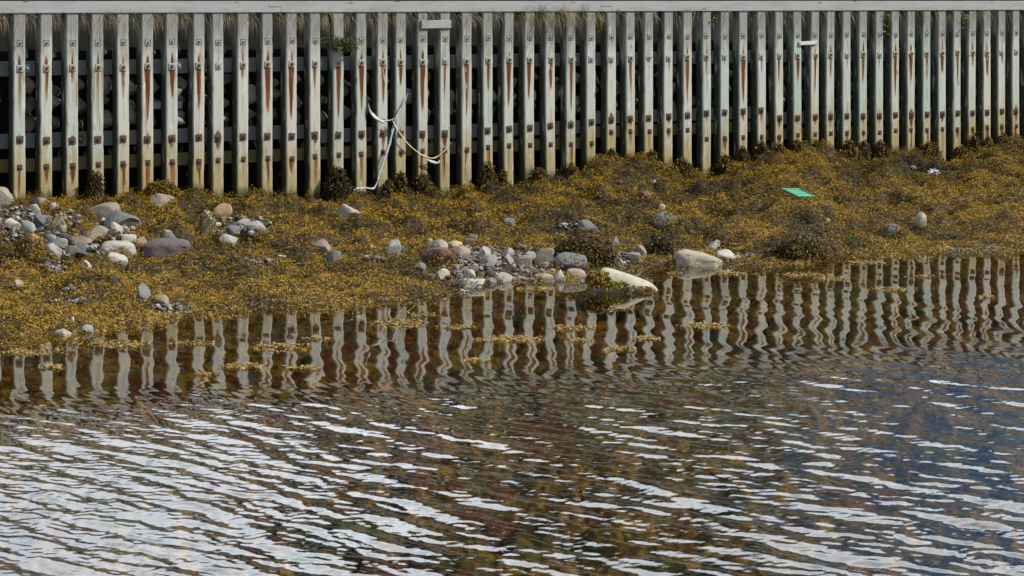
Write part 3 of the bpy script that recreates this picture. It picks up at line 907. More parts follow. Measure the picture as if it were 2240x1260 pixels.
HOLES.append(((1752 - 1120) / F * 24.4, 24.45, 0.12, 0.17))
# seaweed carpet
def carpet(N):
    px = rng.uniform(-420, 2620, N)
    d = np.sqrt(rng.uniform(14.0 ** 2, 30.5 ** 2, N))
    X = (px - 1120) / F * d
    dw = F / np.maximum(s_of(px), 40)
    ds = shore_d(px)
    keep = (d < dw + 0.16) & (d > ds - 1.6)
    px, d, X, ds = px[keep], d[keep], X[keep], ds[keep]
    z = ground_z(X, d)
    py = (H - z) / d * F
    b = bareness(px, py)
    ok = rng.random(len(px)) > b * 0.96
    sub = d < ds - 0.05
    ok &= ~(sub & (rng.random(len(px)) > 0.6 * np.exp(-(ds - d) / 0.7)))
    for (hx, hy, ra, rb) in HOLES:
        ok &= ~((((X - hx) / ra) ** 2 + ((d - hy) / rb) ** 2) < 1.0)
    px, d, X, z, ds = px[ok], d[ok], X[ok], z[ok], ds[ok]
    n = len(px)
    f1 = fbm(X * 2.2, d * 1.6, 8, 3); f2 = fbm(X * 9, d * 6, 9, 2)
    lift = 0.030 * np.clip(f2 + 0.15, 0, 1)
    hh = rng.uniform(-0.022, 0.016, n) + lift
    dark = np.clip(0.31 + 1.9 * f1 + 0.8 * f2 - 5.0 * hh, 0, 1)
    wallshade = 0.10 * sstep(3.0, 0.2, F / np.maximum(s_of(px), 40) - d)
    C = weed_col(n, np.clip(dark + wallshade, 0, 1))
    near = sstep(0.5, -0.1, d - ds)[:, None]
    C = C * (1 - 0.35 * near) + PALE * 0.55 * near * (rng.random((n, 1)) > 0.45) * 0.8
    long_ = rng.random(n) < 0.16
    dirn = 6.283 * fbm(X * 2.5, d * 2.5, 55, 2) + rng.normal(0, 0.5, n)
    C = np.where(long_[:, None], C * 0.72, C)
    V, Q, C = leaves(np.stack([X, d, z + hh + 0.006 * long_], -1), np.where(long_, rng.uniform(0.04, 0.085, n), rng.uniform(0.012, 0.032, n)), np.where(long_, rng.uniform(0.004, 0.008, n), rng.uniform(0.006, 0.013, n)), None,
                     np.where(long_, dirn, rng.uniform(0, 6.283, n)), np.where(long_, rng.uniform(-0.1, 0.45, n), rng.uniform(-0.25, 1.0, n)), np.where(long_, rng.uniform(0.2, 0.9, n), rng.uniform(-0.4, 1.2, n)), C)
    tag(mesh_np('seaweed_carpet', V, Q, M['weed'], col=C), 'golden brown bladder wrack carpet covering the beach below the timber wall', 'seaweed', kind='stuff')
carpet(900000)

# gravel in the bare patches
def gravel():
    V0, F0 = ico(1)
    VV, FF, CC = [], [], []
    off = 0
    for (cx, cy, rx, ry) in BARE:
        n = int(rx * ry * 0.12) + 12
        for _ in range(n):
            a, r = rng.uniform(0, 6.283), math.sqrt(rng.random()) * 1.12
            x, y = cx + rx * r * math.cos(a), cy + ry * r * math.sin(a)
            d = None
            dd = float(ground_hit(x, y))
            sz = 0.006 + 0.022 * rng.random() ** 2.6
            X = (x - 1120) / F * dd
            z = float(ground_z(X, dd))
            S = sz * np.array([rng.uniform(0.8, 1.6), rng.uniform(0.8, 1.4), rng.uniform(0.5, 0.9)])
            th = rng.uniform(0, 6.28)
            v = V0 * (1 + rng.normal(0, 0.12, (len(V0), 1))) * S
            v = np.stack([v[:, 0] * math.cos(th) - v[:, 1] * math.sin(th), v[:, 0] * math.sin(th) + v[:, 1] * math.cos(th), v[:, 2]], -1)
            VV.append(v + np.array([X, dd, z - 0.012 + rng.uniform(0, 0.01)])); FF.append(F0 + off); off += len(V0)
            base = np.array(PAL[['grey', 'pale', 'tan', 'pink', 'tan', 'slate', 'cream', 'brown', 'pale', 'red', 'purple', 'white'][rng.integers(0, 12)]])
            CC.append(np.repeat((base * rng.uniform(0.45, 0.95))[None], len(V0), 0))
    tag(mesh_np('gravel', np.concatenate(VV), np.concatenate(FF), M['pebble'], col=np.concatenate(CC), smooth=False), 'loose mixed gravel in the bare patches of the beach', 'gravel', kind='stuff')
gravel()

# floating rafts of wrack on the calm water
RAFTS = [(255, 755, 80, 12), (60, 772, 60, 9), (112, 804, 32, 8), (535, 803, 55, 11), (615, 760, 72, 15), (655, 806, 50, 6), (868, 708, 68, 14), (1000, 717, 52, 6), (925, 690, 40, 5),
         (1115, 743, 78, 11), (1245, 719, 64, 8), (1268, 745, 36, 6), (1355, 676, 28, 4), (1415, 741, 34, 6), (1358, 764, 38, 8), (1540, 713, 62, 9), (1040, 789, 40, 4), (1815, 610, 38, 7),
         (1474, 600, 18, 4), (1760, 602, 70, 6), (1950, 634, 58, 6), (2160, 650, 24, 4), (2020, 606, 40, 3), (420, 752, 70, 4), (450, 820, 34, 4), (700, 742, 40, 3), (1600, 600, 60, 4), (1900, 575, 60, 4), (1170, 633, 60, 5)]
RL = 'loose golden raft of bladder wrack floating on the calm reflecting water'
for i, (cx, cy, rx, ry) in enumerate(RAFTS):
    n = int(rx * ry * 0.6) + 26
    d0 = F * H / cy
    qx = rng.normal(0, 0.42, n); qy = rng.normal(0, 0.42, n)
    nzv = fbm(qx * 3 + i * 7, qy * 3, 60 + i, 2)
    kp = (nzv > -0.10) & (qx ** 2 + qy ** 2 < 1.0)
    qx, qy = qx[kp], qy[kp]
    n = len(qx)
    yy = cy + qy * ry * 0.8
    dd = F * H / yy
    X = (cx + qx * rx - 1120) / F * dd
    X0 = (cx - 1120) / F * d0
    P = np.stack([X - X0, dd - d0, rng.uniform(0.001, 0.010, n)], -1)
    C = np.where(rng.random((n, 1)) < 0.65, PALE, GOLD) * rng.uniform(0.55, 1.1, (n, 1))
    V, Q, C = leaves(P, rng.uniform(0.016, 0.032, n), rng.uniform(0.007, 0.014, n), None, rng.uniform(0, 6.283, n), rng.uniform(-0.1, 0.55, n), rng.uniform(0, 0.7, n), C)
    o = mesh_np('floating_seaweed', V, Q, M['weed'], col=C, loc=(X0, d0, 0))
    tag(o, RL, 'seaweed', 'rafts of floating seaweed')

# ------------------------------------------------------------------ timber wall
WZ = 0.2
wall = empty('timber_wall', w_world(0, 0, WZ), ALPHA)
tag(wall, 'long retaining wall of square upright timber posts under a grey cap beam', 'retaining wall', kind='thing')
FACES = [(29.2, 56.6), (87.6, 115.4), (145, 172), (201, 228), (255.6, 282.6), (310, 336), (362.5, 390), (421, 448), (464, 490), (518.5, 545), (572.8, 598), (625, 651), (677, 702), (728, 753), (779, 802),
         (826, 849.5), (865, 888.6), (913, 936), (962, 984.6), (1010.5, 1032), (1056.5, 1078.5), (1102.5, 1125.5), (1148.5, 1170), (1194, 1215), (1238.7, 1259), (1282.8, 1303.3), (1327.4, 1347.5),
         (1368, 1390), (1410, 1430), (1452.6, 1472.3), (1494.6, 1514), (1536, 1555.6), (1576, 1595), (1616.5, 1635.5), (1656.7, 1675), (1695, 1714.7), (1735.5, 1754), (1774, 1792.5), (1808, 1826),
         (1843.6, 1862), (1879, 1898), (1915.5, 1932.7), (1950, 1967.7), (1985, 2002), (2018.8, 2036), (2052.4, 2070), (2086, 2102.8), (2119, 2136.4), (2151.3, 2167.4), (2183, 2200), (2215, 2231)]
# rust: (end y of the streak under the second plate, strength, strength above that plate)
RUST = [(300, .35, .8), (240, .6, .7), (190, .5, .7), (300, .4, .6), (230, .6, .4), (285, .95, .7), (225, 1, .9), (255, .8, .5), (165, .1, .2), (178, .6, .6), (265, 1, .7), (280, 1, .9), (205, .6, 0), (280, .95, .1),
        (260, 1, .7), (245, .9, .8), (195, .8, .6), (260, 1, .9), (225, .5, .1), (275, .9, 0), (210, .6, 0), (250, .9, .7), (230, .9, .1), (205, .8, 0), (260, .7, 0), (150, 0, 0), (155, .3, 0), (215, .6, 0), (150, 0, 0),
        (160, .3, 0), (240, .9, .8), (175, .5, .6), (150, .3, .2), (240, 1, .4), (165, .4, 0), (190, .5, 0), (190, .8, .1), (215, .5, .6), (180, .7, .9), (150, .3, 0), (190, .7, .9), (150, .3, 0), (225, .8, .7),
        (190, 1, .9), (190, .6, .1), (165, 1, .8), (190, .7, 0), (150, .6, .8), (175, .95, .8), (145, .5, .5), (120, 0, 0)]
R3 = np.array([[-900, 307], [43, 307], [215, 305], [480, 300], [650, 297], [840, 292], [975, 293], [1160, 278], [1290, 268], [1335, 262], [1385, 260], [1505, 252], [1545, 248], [1620, 243], [1675, 241],
               [1690, 260], [1785, 256], [1860, 255], [1960, 252], [2135, 246], [2220, 243], [3200, 180]], float)
R4 = np.array([[-900, 368], [43, 368], [215, 360], [325, 357], [480, 351], [640, 346], [740, 340], [875, 333], [1020, 328], [1115, 319], [1250, 316], [1310, 314], [1325, 289], [1380, 288], [1510, 286], [1540, 304],
               [1625, 301], [1705, 298], [1785, 293], [1853, 293], [1960, 287], [2060, 284], [2135, 280], [2220, 277], [3200, 200]], float)
def z_row(px, row):
    if row == 1: return H - 0.3955
    if row == 2: return H - 0.620
    if row == 3: return H - np.interp(px, R3[:, 0], R3[:, 1]) / s_of(px)
    return H - np.interp(px, R4[:, 0], R4[:, 1]) / s_of(px)

# washers and bolts: a few shared meshes
def plate_bm(w, th, notch=False, bev=0.006):
    bm = bmesh.new()
    if notch:
        bm_box(bm, -w * 0.52, w * 0.56, -0.002, 0.004, -w * 0.52, w * 0.57, mi=1)  # flat dark square painted in place of the shade of an uncut recess
        bm_box(bm, -w * 0.52, w * 0.44, -th, 0.003, -w * 0.50, w * 0.46, bev * 0.4, 1)
    else:
        bm_box(bm, -w / 2, w / 2, -th, 0.003, -w / 2, w / 2, bev, 2)
    return bm
def bolt_bm(r, y0, y1):
    bm = bmesh.new()
    def prism(n, rad, a, b, rot=0.0):
        lo = [bm.verts.new((rad * math.cos(2 * math.pi * i / n + rot), a, rad * math.sin(2 * math.pi * i / n + rot))) for i in range(n)]
        hi = [bm.verts.new((rad * 0.93 * math.cos(2 * math.pi * i / n + rot), b, rad * 0.93 * math.sin(2 * math.pi * i / n + rot))) for i in range(n)]
        for i in range(n):
            bm.faces.new((lo[i], lo[(i + 1) % n], hi[(i + 1) % n], hi[i]))
        bm.faces.new(hi)
    prism(16, r * 1.45, y0, y0 - 0.003)
    prism(6, r, y0 - 0.002, (y0 + y1) / 2 - 0.004)
    prism(10, r * 0.55, (y0 + y1) / 2 - 0.003, y1)
    bmesh.ops.recalc_face_normals(bm, faces=bm.faces)
    return bm
def proto(name, bm, mats):
    o = bm_obj(name, bm, mats)
    COL.objects.unlink(o)
    return o
PR = {
    1: proto('washer', plate_bm(0.051, 0.004, True), [M['galv'], M['notch']]),
    '1s': proto('washer', plate_bm(0.049, 0.004, True), [M['stained'], M['notch']]),
    2: proto('washer', plate_bm(0.064, 0.007), [M['galv']]),
    '2s': proto('washer', plate_bm(0.064, 0.007), [M['stained']]),
    3: proto('washer', plate_bm(0.066, 0.009), [M['rust']]),
    4: proto('washer', plate_bm(0.046, 0.003, True), [M['rust'], M['notch']]),
    'b': proto('bolt', bolt_bm(0.0135, -0.006, -0.030), [M['bolt']]),
    'g': proto('bolt', bolt_bm(0.0135, -0.006, -0.030), [M['galv']]),
    'r': proto('bolt', bolt_bm(0.0140, -0.008, -0.032), [M['rust']]),
}
PW, PD = 0.117, 0.118        # post width and depth
ZT = wz(1120, 26.0)          # underside of the cap beam
def make_post(px0, px1, rust, idx):
    g = np.random.default_rng(500 + idx)
    px = (px0 + px1) / 2
    u = wu(px)
    gz = float(ground_z(*w_world(u, -0.02, 0)[:2]))
    zb, zt = gz - 0.18, H - 0.116
    NF, NS, NH = 15, 4, 150
    # ring in local x (along wall), y (into bank): front left->right, right side, back, left side
    fx = np.linspace(-PW / 2, PW / 2, NF)
    ring = [(x, 0.0) for x in fx] + [(PW / 2, PD * (j + 1) / (NS + 1)) for j in range(NS)] + [(PW / 2, PD), (-PW / 2, PD)] + [(-PW / 2, PD * (NS - j) / (NS + 1)) for j in range(NS)]
    ring = np.array(ring)
    bev = 0.005 + 0.003 * g.random()
    ring[0] = (-PW / 2 + 0.000, bev); ring[1, 0] = -PW / 2 + bev; ring[NF - 1] = (PW / 2, bev); ring[NF - 2, 0] = PW / 2 - bev
    nr = len(ring)
    zz = np.linspace(zb, zt, NH)
    Z = np.repeat(zz[:, None], nr, 1)
    lean = g.normal(0, 0.004)
    bow = g.normal(0, 0.003)
    q = (zz - zb) / (zt - zb)
    wid = 1 + 0.02 * fbm(zz * 3, zz * 0 + idx, 3, 2)
    X = ring[None, :, 0] * wid[:, None] + (lean * (q - 0.5) + bow * np.sin(q * 3.1))[:, None]
    Y = np.repeat(ring[None, :, 1], NH, 0) + 0.0015 * fbm(X * 40, Z * 5 + idx * 9, 4, 2)
    edge_ = np.abs(np.abs(ring[:, 0]) - PW / 2) < 0.002
    X = X - np.sign(X) * edge_[None] * 0.022 * np.clip(fbm(Z * 5, Z * 0 + idx * 3.7 + np.sign(X) * 2, 6, 3) - 0.05, 0, 1)
    # rust stains
    ru = np.zeros_like(X); so = np.zeros_like(X)
    front = (ring[:, 1] < 0.02)[None]
    s = s_of(px)
    z1, z2, z3, z4 = (float(z_row(px, r)) for r in (1, 2, 3, 4))
    wob = 0.010 * fbm(Z * 2.2, Z * 0 + idx * 5.1, 12, 2)
    strk = vnoise(X * 130 + idx * 31, Z * 1.6, 13)
    if rust[1] > 0:
        ze = min(H - rust[0] / s, z2 - 0.03)
        f = np.clip((z2 - Z) / (z2 - ze), 0, 1.4)
        edge_n = 0.006 * fbm(Z * 9, Z * 0 + idx * 2.3, 31, 3) + wob
        core = np.zeros_like(X)
        nst = 1 + int(g.integers(1, 4))
        for j in range(nst):
            oj = g.normal(0, 0.004) if j == 0 else g.uniform(-0.020, 0.020) * rust[1]
            lj = 1.0 if j == 0 else g.uniform(0.30, 0.85)
            hw = ((0.009 + 0.029 * rust[1]) if j == 0 else g.uniform(0.004, 0.013)) * np.clip(1 - f / lj, 0, 1) ** g.uniform(0.45, 0.9) + 0.0012
            cj = sstep(1.15, 0.35, np.abs(X - oj * (0.6 + 0.4 * f) - edge_n) / hw) * sstep(1.0, 0.7, f / lj) * (Z < z2)
            core = np.maximum(core, cj * (1.0 if j == 0 else g.uniform(0.5, 0.9)))
        ru = np.maximum(ru, core * (0.32 + 0.62 * rust[1]) * (0.55 + 0.75 * strk) * (1.15 - 0.5 * np.clip(f, 0, 1)))
    if idx in (0, 2, 3):
        ed = sstep(0.020, 0.004, np.abs(np.abs(X) - 0.040 - 0.02 * fbm(Z * 4, np.sign(X) * 2 + idx, 36, 2))) * (Z < z2) * (Z > z3 + 0.1) * 0.5 * np.clip(2.2 * vnoise(Z * 5, np.sign(X) * 3 + idx, 37) - 0.5, 0, 1) * strk
        ru = np.maximum(ru, ed)
    if rust[2] > 0:
        f = np.clip((Z - z2) / (z1 - z2), 0, 1)
        hw = g.uniform(0.010, 0.026) * (1 - 0.75 * f)
        core = sstep(1.0, 0.4, np.abs(X - wob - g.normal(0, 0.006) * f) / hw) * sstep(g.uniform(0.5, 1.0), 0.2, f) * (Z > z2) * rust[2]
        ru = np.maximum(ru, core * (0.85 + 0.5 * strk)); so = np.maximum(so, core * 0.7 * sstep(0.8, 0.15, f))
    a3 = g.uniform(0.15, 1.15)
    for zc, up, dn, a in ((z3, 0.09 * g.random() + 0.02, 0.06 + 0.13 * g.random(), a3), (z4, 0.012, 0.03 + 0.22 * g.random() ** 2, 1.1 * g.random()), (z1, 0.03, 0.05, 0.7 * g.random() ** 2)):
        f = np.where(Z < zc, (zc - Z) / dn, (Z - zc) / max(up, 1e-3))
        hw = (0.018 + 0.03 * a) * np.clip(1.05 - 0.8 * f, 0.05, 1)
        core = sstep(1.0, 0.3, np.abs(X - wob) / hw) * sstep(1.1, 0.3, f) * a
        ru = np.maximum(ru, core * (0.5 + 0.8 * strk))
    if g.random() < 0.5:                       # streak running into the weed
        f = (z4 - Z) / 0.35
        ru = np.maximum(ru, sstep(1, 0.3, np.abs(X - wob * 2 - g.normal(0, 0.008)) / (0.012 + 0.022 * g.random())) * (f > 0) * sstep(1.2, 0.2, f) * g.uniform(0.4, 0.9) * (0.5 + strk * 0.8))
    ru = ru * front
    so = so * front
    # algae on the sides (denser low down), shade painted in towards the back, tide mark at the foot
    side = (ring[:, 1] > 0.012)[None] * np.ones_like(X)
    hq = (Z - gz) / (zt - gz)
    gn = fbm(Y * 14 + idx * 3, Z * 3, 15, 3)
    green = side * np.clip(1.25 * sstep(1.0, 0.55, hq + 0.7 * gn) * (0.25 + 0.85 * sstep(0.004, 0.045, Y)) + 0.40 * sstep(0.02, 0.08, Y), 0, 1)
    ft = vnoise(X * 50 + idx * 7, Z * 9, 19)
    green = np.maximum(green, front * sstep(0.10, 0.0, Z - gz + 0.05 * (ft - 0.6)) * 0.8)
    tone = np.full_like(X, np.clip(g.normal(0.34, 0.32), 0, 1))
    base = np.array([0, 0, zb - WZ])
    V = np.stack([X, Y, Z - zb], -1).reshape(-1, 3)
    i = np.arange(NH * nr).reshape(NH, nr)
    Q = np.stack([i[:-1], np.roll(i, -1, 1)[:-1], np.roll(i, -1, 1)[1:], i[1:]], -1).reshape(-1, 4)
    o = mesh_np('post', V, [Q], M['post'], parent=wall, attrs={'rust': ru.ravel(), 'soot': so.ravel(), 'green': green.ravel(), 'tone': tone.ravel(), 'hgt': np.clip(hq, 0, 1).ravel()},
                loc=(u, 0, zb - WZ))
    # plates and bolts
    st = rust[1] > 0.55 or rust[2] > 0.5
    for row, zc in ((1, z1), (2, z2), (3, z3), (4, z4)):
        if row == 3 and idx == 19:
            continue
        key = ('2s' if (row == 2 and st and g.random() < 0.8) else ('1s' if row == 1 and g.random() < 0.45 else row))
        jx, jz = g.normal(0, 0.003), g.normal(0, 0.004)
        rot = g.normal(0, 0.05 if row in (1, 4) else 0.06)
        if row == 2 and idx in (28, 43, 45):
            rot = 0.75
        yy = -0.0015
        w = dup(PR[key], 'washer', o, (jx, yy, zc - zb + jz), (0, rot, 0))
        b_ = dup(PR['g' if (row == 2 and not st) else ('r' if row >= 3 else 'b')], 'bolt', o, (jx, yy, zc - zb + jz), (0, g.uniform(0, 1), 0))
        if row in (1, 4):
            b_.scale = (0.72, 0.6, 0.72)
    return o
step_l, step_r = 58.0, 31.5
posts = [((29.2 - 59.5 * k, 56.6 - 59.5 * k), (280, .6, .5)) for k in (4, 3, 2, 1)] + list(zip(FACES, RUST)) + [((2215 + 31 * k, 2231 + 31 * k), (190, .6, .4)) for k in range(1, 9)]
for i, (fc, r) in enumerate(posts):
    make_post(fc[0], fc[1], r, i - 4)

# cap beam: three lengths with half-lap joints
ZB0, ZB1 = H - 0.120, H - 0.010
def beam(ux0, lx0, ux1, lx1):
    a, b, c, d = wu(ux0), wu(lx0), wu(ux1), wu(lx1)
    bm = bmesh.new()
    zm = (ZB0 + ZB1) / 2 - 0.002
    y0, y1 = -0.014, PD + 0.07
    gap = 0.0018
    out_ = [(b + gap, ZB0), (d - gap, ZB0), (d - gap, zm - gap), (c - gap, zm - gap), (c - gap, ZB1), (a + gap, ZB1), (a + gap, zm + gap), (b + gap, zm + gap)]
    u0 = (a + d) / 2
    f = [bm.verts.new((x - u0, y0, z - ZB0)) for x, z in out_]
    k = [bm.verts.new((x - u0, y1, z - ZB0)) for x, z in out_]
    bm.faces.new(f); bm.faces.new(k[::-1])
    for i in range(8):
        j = (i + 1) % 8
        bm.faces.new((f[i], k[i], k[j], f[j]))
    bmesh.ops.recalc_face_normals(bm, faces=bm.faces)
    bmesh.ops.bevel(bm, geom=[e for e in bm.edges if abs(e.verts[0].co.y - e.verts[1].co.y) < 1e-5 and abs(e.verts[0].co.z - e.verts[1].co.z) < 1e-5], offset=0.004, segments=2, affect='EDGES')
    bm_obj('cap_beam', bm, M['beam'], wall, loc=(u0, 0, ZB0 - WZ))
beam(-280, -280, 588, 613)
beam(588, 613, 1313.5, 1335)
beam(1313.5, 1335, 2500, 2500)

# horizontal rails behind the posts
def rail(pa, pb, zc, hh, col, y0=None, th=0.05):
    a, b = wu(pa), wu(pb)
    y0 = PD + 0.003 if y0 is None else y0
    bm = bmesh.new()
    bm_box(bm, -(b - a) / 2, (b - a) / 2, 0, th, -hh / 2, hh / 2, 0.004, 1)
    o = bm_obj('rail', bm, M['rail'], wall, loc=((a + b) / 2, y0, zc - WZ))
    o.color = col + (1,)
    return o
GR = (0.25, 0.243, 0.23); OL = (0.24, 0.19, 0.085)
for pa, pb in ((-280, 430), (432, 1000), (1002, 1700), (1702, 2500)):
    rail(pa, pb, H - 0.625, 0.135, GR)
for pa, pb, pm in ((-280, 700, 200), (702, 1310, 900), (1312, 1688, 1500), (1690, 2500, 1900)):
    rail(pa, pb, float(z_row(pm, 3)), 0.135, GR)
    rail(pa, pb, float(z_row(pm, 4)) + 0.012, 0.12, OL)
rail(338, 412, wz(375, 231), 0.07, (0.42, 0.41, 0.39))
rail(-170, -110, wz(-100, 215), 0.07, (0.4, 0.4, 0.4))
for px, row in ((65, 2), (398, 2), (707, 2), (940, 2), (1265, 2), (1523, 2), (1757, 2), (1971, 2), (2170, 2), (180, 3), (810, 3), (1560, 3), (2203, 3)):
    u = wu(px + 4)
    zc = float(z_row(px, row))
    w = dup(PR[2 if row == 2 else 3], 'washer', wall, (u, PD + 0.002, zc - WZ), (0, 0.03, 0))
    w.scale = (1.15, 1, 1.15)
    dup(PR['g' if row == 2 else 'r'], 'bolt', wall, (u, PD + 0.002, zc - WZ)).scale = (1.3, 1.4, 1.3)

# bank of dark earth behind, and the land beyond
def bank_mesh():
    uu = np.linspace(wu(-420), wu(2620), 460)
    prof = np.array([[0.16, 0.05], [0.30, 0.25], [0.36, 0.6], [0.40, 1.0], [0.44, 1.4], [0.50, 1.75], [0.60, 1.98], [0.80, 2.08], [1.5, 2.15], [6, 2.18], [60, 2.22], [400, 2.24]])
    pz = np.concatenate([np.linspace(0, 7, 50), np.linspace(7.3, 11, 8)])
    py_ = np.interp(pz, np.arange(12), prof[:, 0]); zz_ = np.interp(pz, np.arange(12), prof[:, 1])
    U, K = np.meshgrid(uu, np.arange(len(pz)))
    Y = py_[K] + 0.10 * fbm(U * 3, zz_[K] * 4, 71, 3) * (zz_[K] > 0.2); Z = zz_[K]
    XY = P0[None, None] + U[..., None] * TV + Y[..., None] * NV
    V = np.concatenate([XY, Z[..., None]], -1).reshape(-1, 3)
    tag(mesh_np('earth_bank', V, grid_faces(*U.shape), M['soil']), kind='structure')
bank_mesh()
def land():
    c = [(-300, 0.9), (300, 0.9), (300, 450), (-300, 450)]
    V = [tuple(w_world(u, y, 2.06)) for u, y in c]
    tag(mesh_np('land', V, np.array([[0, 1, 2, 3]]), M['turf']), kind='structure')
land()

# rubble stones packed behind the posts
FILL = 'dull rubble stone packed in the shadow behind the timber posts'
gr_ = np.random.default_rng(77)
placed = []
def fill_stone(px, py, w, h, y_in, colr, label, style='a', group='rubble stones behind the posts'):
    u = wu(px); z = wz(px, py)
    V, Fc = rock_verts(gr_, style, 3)
    o = mesh_np('rubble_stone', V * np.array([w / 2, w * 0.4, h / 2]) + np.array([0, 0, h / 2]), Fc, M['stone'], loc=w_world(u, y_in, z - h / 2))
    o.rotation_euler = (0, 0, ALPHA)
    o.color = tuple(np.array(PAL[colr]) * (gr_.uniform(0.4, 0.95) if group else 1.0)) + (1,)
    o.data.set_sharp_from_angle(angle=R(28))
    tag(o, label, 'stone', group)
mid = [((FACES[i][1] + FACES[i + 1][0]) / 2) for i in range(50)]
for i, m_ in enumerate(mid):
    m_ += 3
    for ylo, yhi, n in ((176, 290, 3),):
        for j in range(n):
            f = 1 - 0.24 * m_ / 2240
            w = gr_.uniform(0.14, 0.24)
            fill_stone(m_ + gr_.uniform(-6, 6), (ylo + (yhi - ylo) * (j + gr_.uniform(0.2, 0.8)) / n) * f, w, w * gr_.uniform(0.6, 0.95), PD + gr_.uniform(0.07, 0.15), ['pale', 'tan', 'tan', 'pale', 'cream'][gr_.integers(0, 5)], FILL)
    if m_ < 1000 and gr_.random() < 0.6:
        fill_stone(m_, 118 * (1 - 0.24 * m_ / 2240), 0.16, 0.12, PD + 0.18, 'grey', FILL)
for px, py, w, h, colr, lab in ((1178, 212, 0.13, 0.15, 'tan', 'tan rubble stone poking out between posts right of centre'), (1268, 223, 0.14, 0.12, 'tan', 'yellowish wedge of rubble poking out between two posts below the gap in the grass'),
                                (1352, 200, 0.07, 0.18, 'tan', 'thin upright tan rubble stone in a gap right of the beam joint'), (1722, 216, 0.10, 0.09, 'tan', 'tan rubble stone in the gap left of the small white bracket'),
                                (2174, 161, 0.09, 0.10, 'cream', 'pale rubble stone high in a gap near the right edge'), (1040, 205, 0.12, 0.10, 'tan', 'tan pointed rubble stone in a gap at mid wall'),
                                (497, 262, 0.12, 0.10, 'pale', 'pale rubble stone in the gap left of the tenth post'), (398, 206, 0.14, 0.12, 'tan', 'brownish rubble stone just above the short pale plank'),
                                (400, 264, 0.17, 0.10, 'pale', 'grey rubble stone just under the short pale plank')):
    fill_stone(px, py, w, h, PD + 0.02, colr, lab, group=None)

# grass hanging over the top of the bank between the posts
def blades(roots, L, Wd, col, az, tilt, droop):
    n = len(roots)
    segs = 5
    dx = np.stack([np.cos(az), np.sin(az)], -1)
    P = roots.copy()
    Vs = []
    sd = np.stack([-np.sin(az), np.cos(az), np.zeros(n)], -1)
    for k in range(segs + 1):
        w = Wd * (1 - k / (segs + 0.6))
        Vs.append(np.stack([P - sd * w[:, None] / 2, P + sd * w[:, None] / 2], 1))
        tl = tilt - droop * (k / segs)
        P = P + np.stack([dx[:, 0] * np.cos(tl), dx[:, 1] * np.cos(tl), np.sin(tl)], -1) * (L / segs)[:, None]
    V = np.stack(Vs, 1).reshape(-1, 3)       # n, segs+1, 2
    per = (segs + 1) * 2
    i = (np.arange(n) * per)[:, None]
    Q = np.concatenate([i + np.array([[2 * k, 2 * k + 1, 2 * k + 3, 2 * k + 2]]) for k in range(segs)], 0)
    return V, Q, np.repeat(col, per, 0)
def grass():
    VV, QQ, CC, off = [], [], [], 0
    dens = {22: 3.2, 23: 3.4, 24: 3.4, 25: 1.8, 26: 1.2}
    edges = [(2, 27)] + [(FACES[i][1] + 1, FACES[i + 1][0] - 1) for i in range(50)] + [(2232, 2246)]
    for gi, (a, b) in enumerate(edges):
        dn = dens.get(gi, 1.5 if gi < 16 else (1.0 if gi < 22 else 0.75)) * gr_.uniform(0.5, 1.4)
        n = int(90 * dn) + 12
        cs = gr_.uniform(a - 3, b + 2, 2)
        px = cs[gr_.integers(0, 2, n)] + gr_.normal(0, 2.2, n)
        roots = np.array([w_world(wu(p), gr_.uniform(PD - 0.05, PD + 0.14), H - 0.12 - gr_.uniform(0.0, 0.06)) for p in px])
        out_az = ALPHA - math.pi / 2 + gr_.normal(0, 0.7, n)
        longg = gi in (22, 23, 24, 25)
        L = gr_.uniform(0.10, 0.34 if not longg else 0.42, n)
        greenish = (gr_.random(n) < (0.5 if longg else (0.35 if gi in (5, 9, 10, 11) or gi > 28 else 0.14)))
        col = np.where(greenish[:, None], np.array([0.15, 0.18, 0.04]), np.array([0.62, 0.48, 0.29])) * gr_.uniform(0.45, 1.1, (n, 1))
        v, q_, c = blades(roots, L, gr_.uniform(0.003, 0.006, n), col, out_az, gr_.uniform(-0.3, 0.9, n), gr_.uniform(1.4, 2.4, n))
        VV.append(v); QQ.append(q_ + off); CC.append(c); off += len(v)
    tag(mesh_np('grass', np.concatenate(VV), np.concatenate(QQ), M['grass'], col=np.concatenate(CC)), 'dry straw coloured grass hanging from the bank between the posts', 'grass', kind='stuff')
grass()
